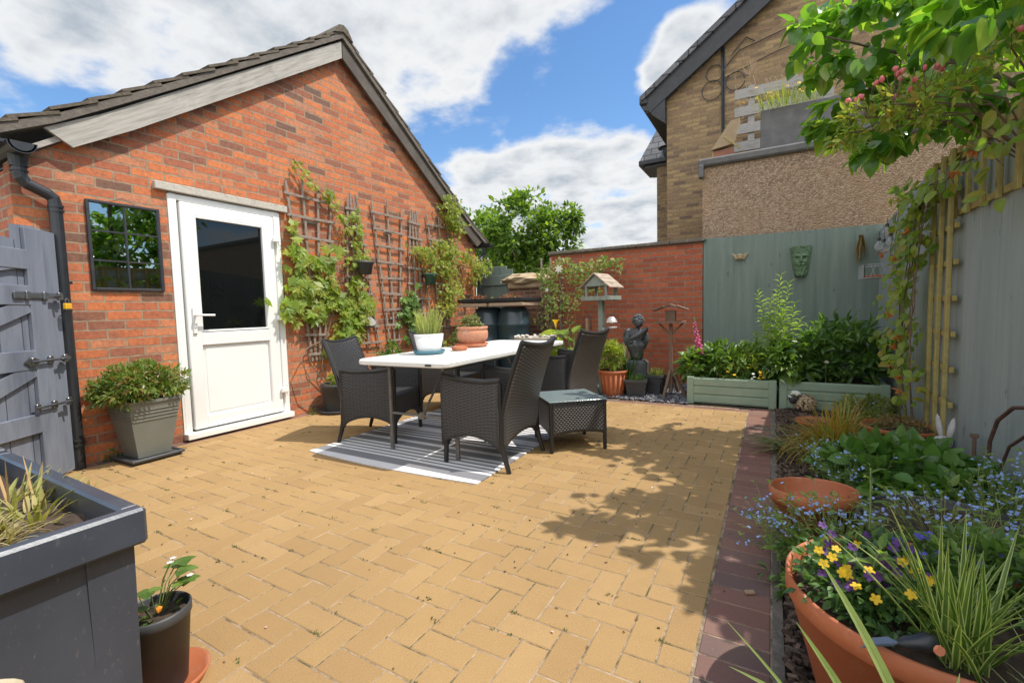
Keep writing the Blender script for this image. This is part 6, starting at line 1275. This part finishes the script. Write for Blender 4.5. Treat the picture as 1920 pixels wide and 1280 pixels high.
for p0, p1, sg, w in (((.0, 0, .15), (-.12, .04, .385), .015, .014), ((-.03, .0, .1), (-.15, .03, .28), .01, .013), ((-.06, 0, .05), (-.25, .05, .235), .015, .006), ((-.05, 0, .1), (-.245, .03, .17), .02, .010), ((.02, .0, .14), (.04, .03, .27), .01, .011), ((0, 0, .14), (-.07, .02, .215), .02, .012), ((.03, .02, .15), (-.045, .03, .20), .03, .010), ((.09, .0, .14), (.085, .01, .245), .0, .010), ((.0, .0, .1), (-.03, .0, .21), .02, .012)): bl(p0, p1, sg, w)
for k in range(22): an = rs.uniform(0, 6.28); b.blade((0, 0, -.24), (math.cos(an) * .25, math.sin(an) * .25, 1), rs.uniform(.3, .42), .012, .4, 6, k)
b.build('foliage', leafm('leaf_iris', [(.28, .38, .12), (.36, .46, .18), (.22, .32, .09)], .4, .4), t)
t = grass_tuft('striped_sedge', 'thin pale edged sedge arching in at the right bottom corner', (.47, 1.08, .22), 70, .26, .005, leafm('leaf_striped_sedge', [(.30, .36, .16), (.48, .52, .34), (.14, .20, .07)], .5, .35), 332, .03, .9, 1.6)
# ------------------------------------------------------------------ lattice on the side fence
t = thing('lattice_strip', 'long yellowish lattice strip fixed along the top of the side fence', 'trellis', (.975, 2.7, 1.56))
for z in (0, .33): b = MB(); b.box((.012, 0, z), (.016, 2.25, .036), bev=.002); b.build('rail', M_tan, t)
for k in range(12): b = MB(); b.box((-.006, 1.10 - k * .205, .165), (.018, .036, .40), bev=.002); b.build('slat', M_tan, t)
t = thing('tall_lattice', 'tall narrow yellowish lattice standing against the side fence', 'trellis', (.955, 3.94, 0))
for k in range(3): b = MB(); b.box((-.012, -.17 + k * .17, .97), (.022, .036, 1.94), bev=.003); b.build('slat', M_tan, t)
for k in range(9): b = MB(); b.box((.012, 0, .16 + k * .22), (.022, .42, .034), bev=.003); b.build('rail', M_tan, t)
t = thing('seeding_clematis', 'clematis with orange seed heads tumbling over the tall lattice', 'climber', (.9, 4.2, 0)); rs = np.random.RandomState(61); b = MB(); s_ = MB()
bl_ = [(4.22, 1.62, .22, .14, 60), (4.15, 1.40, .20, .14, 46), (4.42, 1.36, .16, .14, 26), (4.40, 1.18, .22, .12, 28), (4.45, .96, .2, .12, 24), (4.30, .80, .16, .12, 30), (4.55, .66, .2, .10, 22), (4.25, .56, .16, .10, 22), (4.05, .44, .1, .12, 14), (4.5, 1.84, .18, .06, 16), (5.2, 1.0, .12, .12, 8), (5.2, .72, .12, .06, 8), (3.95, 1.76, .20, .09, 26), (3.5, 1.68, .22, .06, 14), (3.1, 1.70, .2, .07, 13), (2.75, 1.74, .2, .08, 13), (2.95, 1.5, .1, .03, 5), (4.1, .22, .1, .12, 10)]
for (y, z, ry, rz, n) in bl_:
    n = int(n * 1.5); a_ = rs.uniform(0, 6.283, n); q = np.sqrt(rs.rand(n)); P = np.stack([-rs.uniform(-.02, .13, n), y - 4.2 + ry * q * np.cos(a_), z + rz * q * np.sin(a_)], 1); D = np.stack([rs.uniform(-.6, .1, n), rs.normal(0, .6, n), rs.uniform(-1.2, .3, n)], 1); U_ = np.stack([-np.ones(n), rs.normal(-.4, .4, n), rs.uniform(.1, 1, n)], 1); L_ = rs.uniform(.04, .085, n); b.leaves(P, D, L_, L_ * .75, 'heart', U_, rs)
b.build('foliage', leafm('leaf_old_clematis', [(.14, .24, .04), (.24, .35, .06), (.34, .42, .09), (.34, .30, .06)], .45, .45), t)
for k in range(8):
    y0, y1 = rs.uniform(-.2, .3), rs.uniform(-.4, .6); s_.tube([(0, y0 * .4, 0), (-.05, y0 + rs.normal(0, .1), .5), (-.06, (y0 + y1) / 2 + rs.normal(0, .12), 1.0), (-.04, y1 + rs.normal(0, .1), 1.45), (-.02, y1 * 1.2, 1.75)], .0035, 5, False)
for k in range(7): y0 = -rs.uniform(.2, 1.2); s_.tube([(-.02, .0, 1.6), (-.04, y0 * .5, 1.72 + rs.normal(0, .05)), (-.03, y0, 1.70 + rs.normal(0, .08)), (-.04, y0 - .25, 1.68 + rs.normal(0, .07))], .003, 5, False)
s_.build('stem', M_twig, t)
for (y, z) in ((4.80, 1.42), (4.45, .94), (4.42, .80), (4.35, 1.36), (4.28, .70), (4.3, .56), (4.1, .50), (4.0, 1.50), (4.2, .78), (4.1, .40), (2.9, 1.72), (3.1, 1.66)):
    b = MB()
    for j in range(9): b.leaves([(-.11, y - 4.2, z)], [tuple(rs.normal(0, .6, 3) + np.array([-.2, 0, -.3]))], np.array([rs.uniform(.03, .055)]), np.array([.022]), 'ovate', None, rs)
    b.build('seed_head', L_orange, t)

# wire basket, bulbs
M_wire = pm('pale_grey_wire', (.42, .44, .46), (.36, .38, .40), 20, .5, metal=.2)
t = thing('wire_basket', 'pale wire wall basket holding a terracotta tray in the fence corner', 'basket', (.86, 5.38, 1.25)); b = MB(); hx, hy, hz_ = .125, .15, .12
for z in (0, hz_): b.tube([(-hx, -hy, z), (hx, -hy, z), (hx, hy, z), (-hx, hy, z), (-hx, -hy, z)], .0045, 5, False)
for k in range(7): x = -hx + k * hx / 3; b.tube([(x, -hy, 0), (x, -hy, hz_)] if k in (0, 6) else [(x, -hy, 0), (x + .04 * (1 if k % 2 else -1), -hy, hz_)], .003, 4, False)
for k in range(7): y = -hy + k * hy / 3; b.tube([(-hx, y, 0), (-hx, y, hz_)], .003, 4, False)
for k in range(5): b.tube([(-hx, -hy + k * hy / 2, 0), (hx, -hy + k * hy / 2, 0)], .003, 4, False)
b.build('cage', M_wire, t); b = MB()
for k in range(5): b.tube([(hx + .0, -.1 + k * .05, 0), (hx, -.1 + k * .05, .34), (hx, -.02 + k * .01, .42)], .0035, 4, False)
b.build('back_wires', M_wire, t); b = MB(); b.box((-.01, -.02, .015), (.18, .22, .02), bev=.005); b.build('tray', M_terra, t)
M_bulb = NT('clear_bulb'); M_bulb.base((.80, .84, .86), .06); M_bulb.b.inputs['Transmission Weight'].default_value = .8; M_bulb = M_bulb.m
for k, (x, y, z) in enumerate(((.79, 4.95, 1.50), (.83, 4.98, 1.49), (.86, 4.92, 1.53), (.90, 4.9, 1.57), (.94, 4.88, 1.52), (.98, 4.9, 1.55), (.85, 5.0, 1.62))):
    t = thing('solar_bulb', ('leftmost clear bulb of the unlit cluster by the fence corner', 'second clear bulb from the left, lowest of the unlit cluster', 'third clear bulb from the left in the unlit cluster', 'fourth clear bulb from the left, high in the unlit cluster', 'clear bulb second from the right in the unlit cluster', 'rightmost clear bulb of the unlit cluster, under the vine', 'topmost clear bulb of the unlit cluster, above the leftmost one')[k], 'light bulb', (x, y, z), 0, 'clear bulbs of the unlit string above the wire basket'); q_ = MB(); q_.lathe([(0, -.035), (.022, -.03), (.034, -.008), (.032, .012), (.016, .035), (.014, .045)], seg=16); q_.build('globe', M_bulb, t, True)
    q_ = MB(); q_.tube([(0, 0, .043), (0, 0, .07)], .013, 8); q_.tube([(0, 0, .07), (.0, .0, .12 + .03 * (k % 2))], .0025, 4); q_.build('cap', M_blackpl, t)
# ------------------------------------------------------------------ overhanging tree and rose
t = thing('overhanging_tree', 'glossy broad leaved tree hanging over the side fence', 'tree', (1.45, 3.5, 0)); rs = np.random.RandomState(77); b = MB()
for c, r_, K, m in (((1.45, 4.05, 2.98), (.95, .8, .64), 110, 20), ((.66, 4.0, 2.85), (.50, .38, .46), 46, 18), ((.50, 4.05, 2.38), (.28, .34, .22), 24, 20), ((.54, 4.0, 2.10), (.13, .16, .16), 8, 14), ((.80, 4.1, 2.28), (.32, .4, .24), 24, 20), ((.62, 2.42, 2.12), (.18, .14, .09), 5, 12), ((1.35, 2.7, 2.30), (.55, .9, .34), 60, 22), ((1.05, 3.3, 2.2), (.4, .8, .26), 32, 20), ((.9, 2.6, 2.45), (.5, .5, .35), 36, 20), ((1.7, 3.6, 2.6), (.8, 1.2, .8), 60, 20), ((.24, 3.9, 2.85), (.14, .25, .28), 12, 12)):
    clumps(b, rs, tuple(np.array(c) - np.array((1.45, 3.5, 0))), r_, int(K * .62), int(m * .8), .118, .64, 'heart', .26, .55, lo=-1)
b.build('crown', L_glossy, t, True)
s_ = MB(); s_.tube([(0, 0, 0), (-.02, .02, 1.0), (-.05, .0, 2.0), (-.06, -.02, 2.9), (-.1, 0, 3.5)], [.06, .05, .04, .03, .015], 10); s_.build('trunk', M_barkt, t, True)
for p in (((-.05, 0, 1.6), (-.5, .3, 2.1), (-.8, .5, 2.25), (-.95, .5, 2.2)), ((-.05, 0, 1.9), (-.4, .3, 2.4), (-.8, .5, 2.7), (-1.15, .4, 2.85)), ((-.05, 0, 1.7), (-.5, .4, 2.2), (-1.0, .6, 2.5)), ((-.05, 0, 1.8), (-.1, -.8, 2.2), (-.3, -1.3, 2.4)), ((-.5, .3, 2.1), (-.8, .5, 2.2), (-.92, .5, 2.05)), ((-.05, 0, 2.0), (.5, .4, 2.6), (.9, .6, 2.9))):
    s_ = MB(); s_.tube(p, [.022, .015, .010, .005][:len(p)], 7); s_.build('limb', M_barkt, t, True)
t = thing('climbing_rose', 'climbing rose with small pink buds in front of the glossy tree', 'rose', (1.0, 3.1, 0)); rs = np.random.RandomState(13); b = MB(); s_ = MB(); bud = MB()
ctr = [(.45, 2.75, 1.93), (.37, 2.7, 1.88), (.52, 2.7, 1.84), (.60, 2.8, 1.96), (.68, 2.7, 1.93), (.84, 2.7, 2.05), (.92, 2.5, 2.02), (.31, 2.75, 1.84), (.46, 2.65, 1.90), (.58, 2.65, 1.88)]
for c in ctr: 
    c = np.array(c) - np.array((1.0, 3.1, 0)); clumps(b, rs, tuple(c), (.10, .10, .07), 10, 9, .045, .42, 'ovate', .35, .1, lo=-1); s_.tube([(.1, 0, 1.6), tuple(c * .5 + np.array((.05, 0, .95))), tuple(c)], .004, 5, False)
    for k in range(7):
        tp = c + rs.normal(0, .05, 3) + np.array((0, -.05, .09)); s_.tube([tuple(c), tuple(tp)], .0014, 4, False)
        if rs.rand() < .34: bud = MB(); bud.blob(tuple(tp), (.010, .010, .013), 2, .3, 5, k); bud.build('bud', P_rose, t, True)
        else: b.leaves([tuple(tp)], [(0, 0, 1)], np.array([.014]), np.array([.008]), 'ovate', None, rs)
b.build('foliage', L_rose, t); s_.build('stem', M_twig, t)
# ------------------------------------------------------------------ far trees
def tree(label, loc, blobs, h, seed, K=1.0, group='trees beyond the shed and low wall'):
    t = thing('broadleaf_tree', label, 'tree', loc, 0, group); rs = np.random.RandomState(seed); b = MB()
    for c, r_, k, m in blobs: clumps(b, rs, c, r_, int(k * K), m, .17, .6, 'ovate', .30, .2, lo=-.9)
    b.build('crown', L_tree, t); s_ = MB(); s_.tube([(0, 0, 0), (.05, 0, h * .35), (0, .05, h * .6), (.05, 0, h * .85)], [.13, .11, .07, .03], 10); s_.build('trunk', M_barkt, t, True)
    for k in range(7):
        an = k * 2.4; z = h * (.3 + .07 * k); r2 = rs.uniform(.6, 1.2); s_ = MB(); s_.tube([(0, 0, z), (r2 * .5 * math.cos(an), r2 * .5 * math.sin(an), z + .35), (r2 * math.cos(an), r2 * math.sin(an), z + .8)], [.05, .03, .012], 7); s_.build('limb', M_barkt, t, True)
tree('dense bright green tree beyond the low wall, left of the orange wall', (-6.8, 13, 0), [((-.2, 0, 3.5), (1.1, 1.0, 1.25), 100, 26), ((.9, -.1, 3.35), (.85, .8, .85), 66, 26), ((1.55, 0, 3.75), (.36, .4, .42), 22, 20), ((-.3, 0, 2.2), (1.4, 1.0, .9), 80, 24), ((.9, 0, 2.3), (.9, .9, .7), 50, 24), ((-.8, 0, 3.0), (.9, .8, .9), 50, 24), ((-.2, 0, 4.55), (.35, .4, .30), 14, 18)], 4.6, 401)
tree('smaller tree showing at the shed eave, left of the dense tree', (-9.6, 15.2, 0), [((0, 0, 3.9), (.9, .9, 1.0), 60, 24), ((.7, 0, 2.8), (1.2, 1, 1.0), 60, 24), ((-.5, 0, 4.3), (.8, .8, .8), 40, 22)], 4.6, 402)
# weeds on the flat roof
t = grass_tuft('roof_weeds', 'wild yellow flowered weeds growing in the trough on the flat roof', (.15, 6.95, 3.50), 300, .26, .008, L_grass, 411, .34, .7, .5, 'weeds'); rs = np.random.RandomState(3)
flowers(t, rs, [(rs.uniform(-.4, .4), rs.uniform(-.1, .1), rs.uniform(.15, .34)) for k in range(26)] + [(-.5, 0, .2), (-.52, 0, .0)], .02, P_yel, 'flower')
b = MB()
for k in range(9): x = rs.uniform(-.5, .4); b.tube([(x, 0, 0), (x - .06, 0, .25), (x - .1 * rs.rand() - .1, 0, .45)], .004, 4, False)
b.tube([(-.3, 0, 0), (-.36, 0, .4), (-.42, 0, .62)], .005, 4, False)
for k in range(40): v = unit(rs, 1)[0] * .1; b.tube([(-.41, 0, .52), (-.42 + v[0], v[1], .64 + v[2] * .8)], .003, 4, False)
b.build('dry_stem', pm('dry_stem', (.45, .33, .20), (.38, .26, .18)), t)
# litter: petals and a flat chip of stone on the border
b = MB(); rs = np.random.RandomState(44); P = np.stack([rs.uniform(-3.4, -.2, 34), rs.uniform(.6, 4.6, 34), np.full(34, .004)], 1); D = np.stack([rs.normal(0, 1, 34), rs.normal(0, 1, 34), np.full(34, .15)], 1); b.leaves(P, D, rs.uniform(.008, .018, 34), rs.uniform(.006, .012, 34), 'petal', np.tile((0, 0, 1.), (34, 1)), rs)
o = b.build('fallen_petals', leafm('fallen_petal', [(.75, .45, .50), (.8, .75, .72), (.55, .15, .25), (.8, .7, .65)], .7, .2)); o['kind'] = 'stuff'; o['label'] = 'fallen pink and white petals on the patio'
b = MB(); b.box((0, 0, .008), (.035, .017, .012), rz=.5, rx=.1, bev=.003); tag(b.build('stone_chip', pm('tan_chip', (.36, .24, .15), (.3, .2, .12)), None, False, (-.055, 1.76, 0)), 'small tan stone chip lying on the plum paving edge', 'stone')
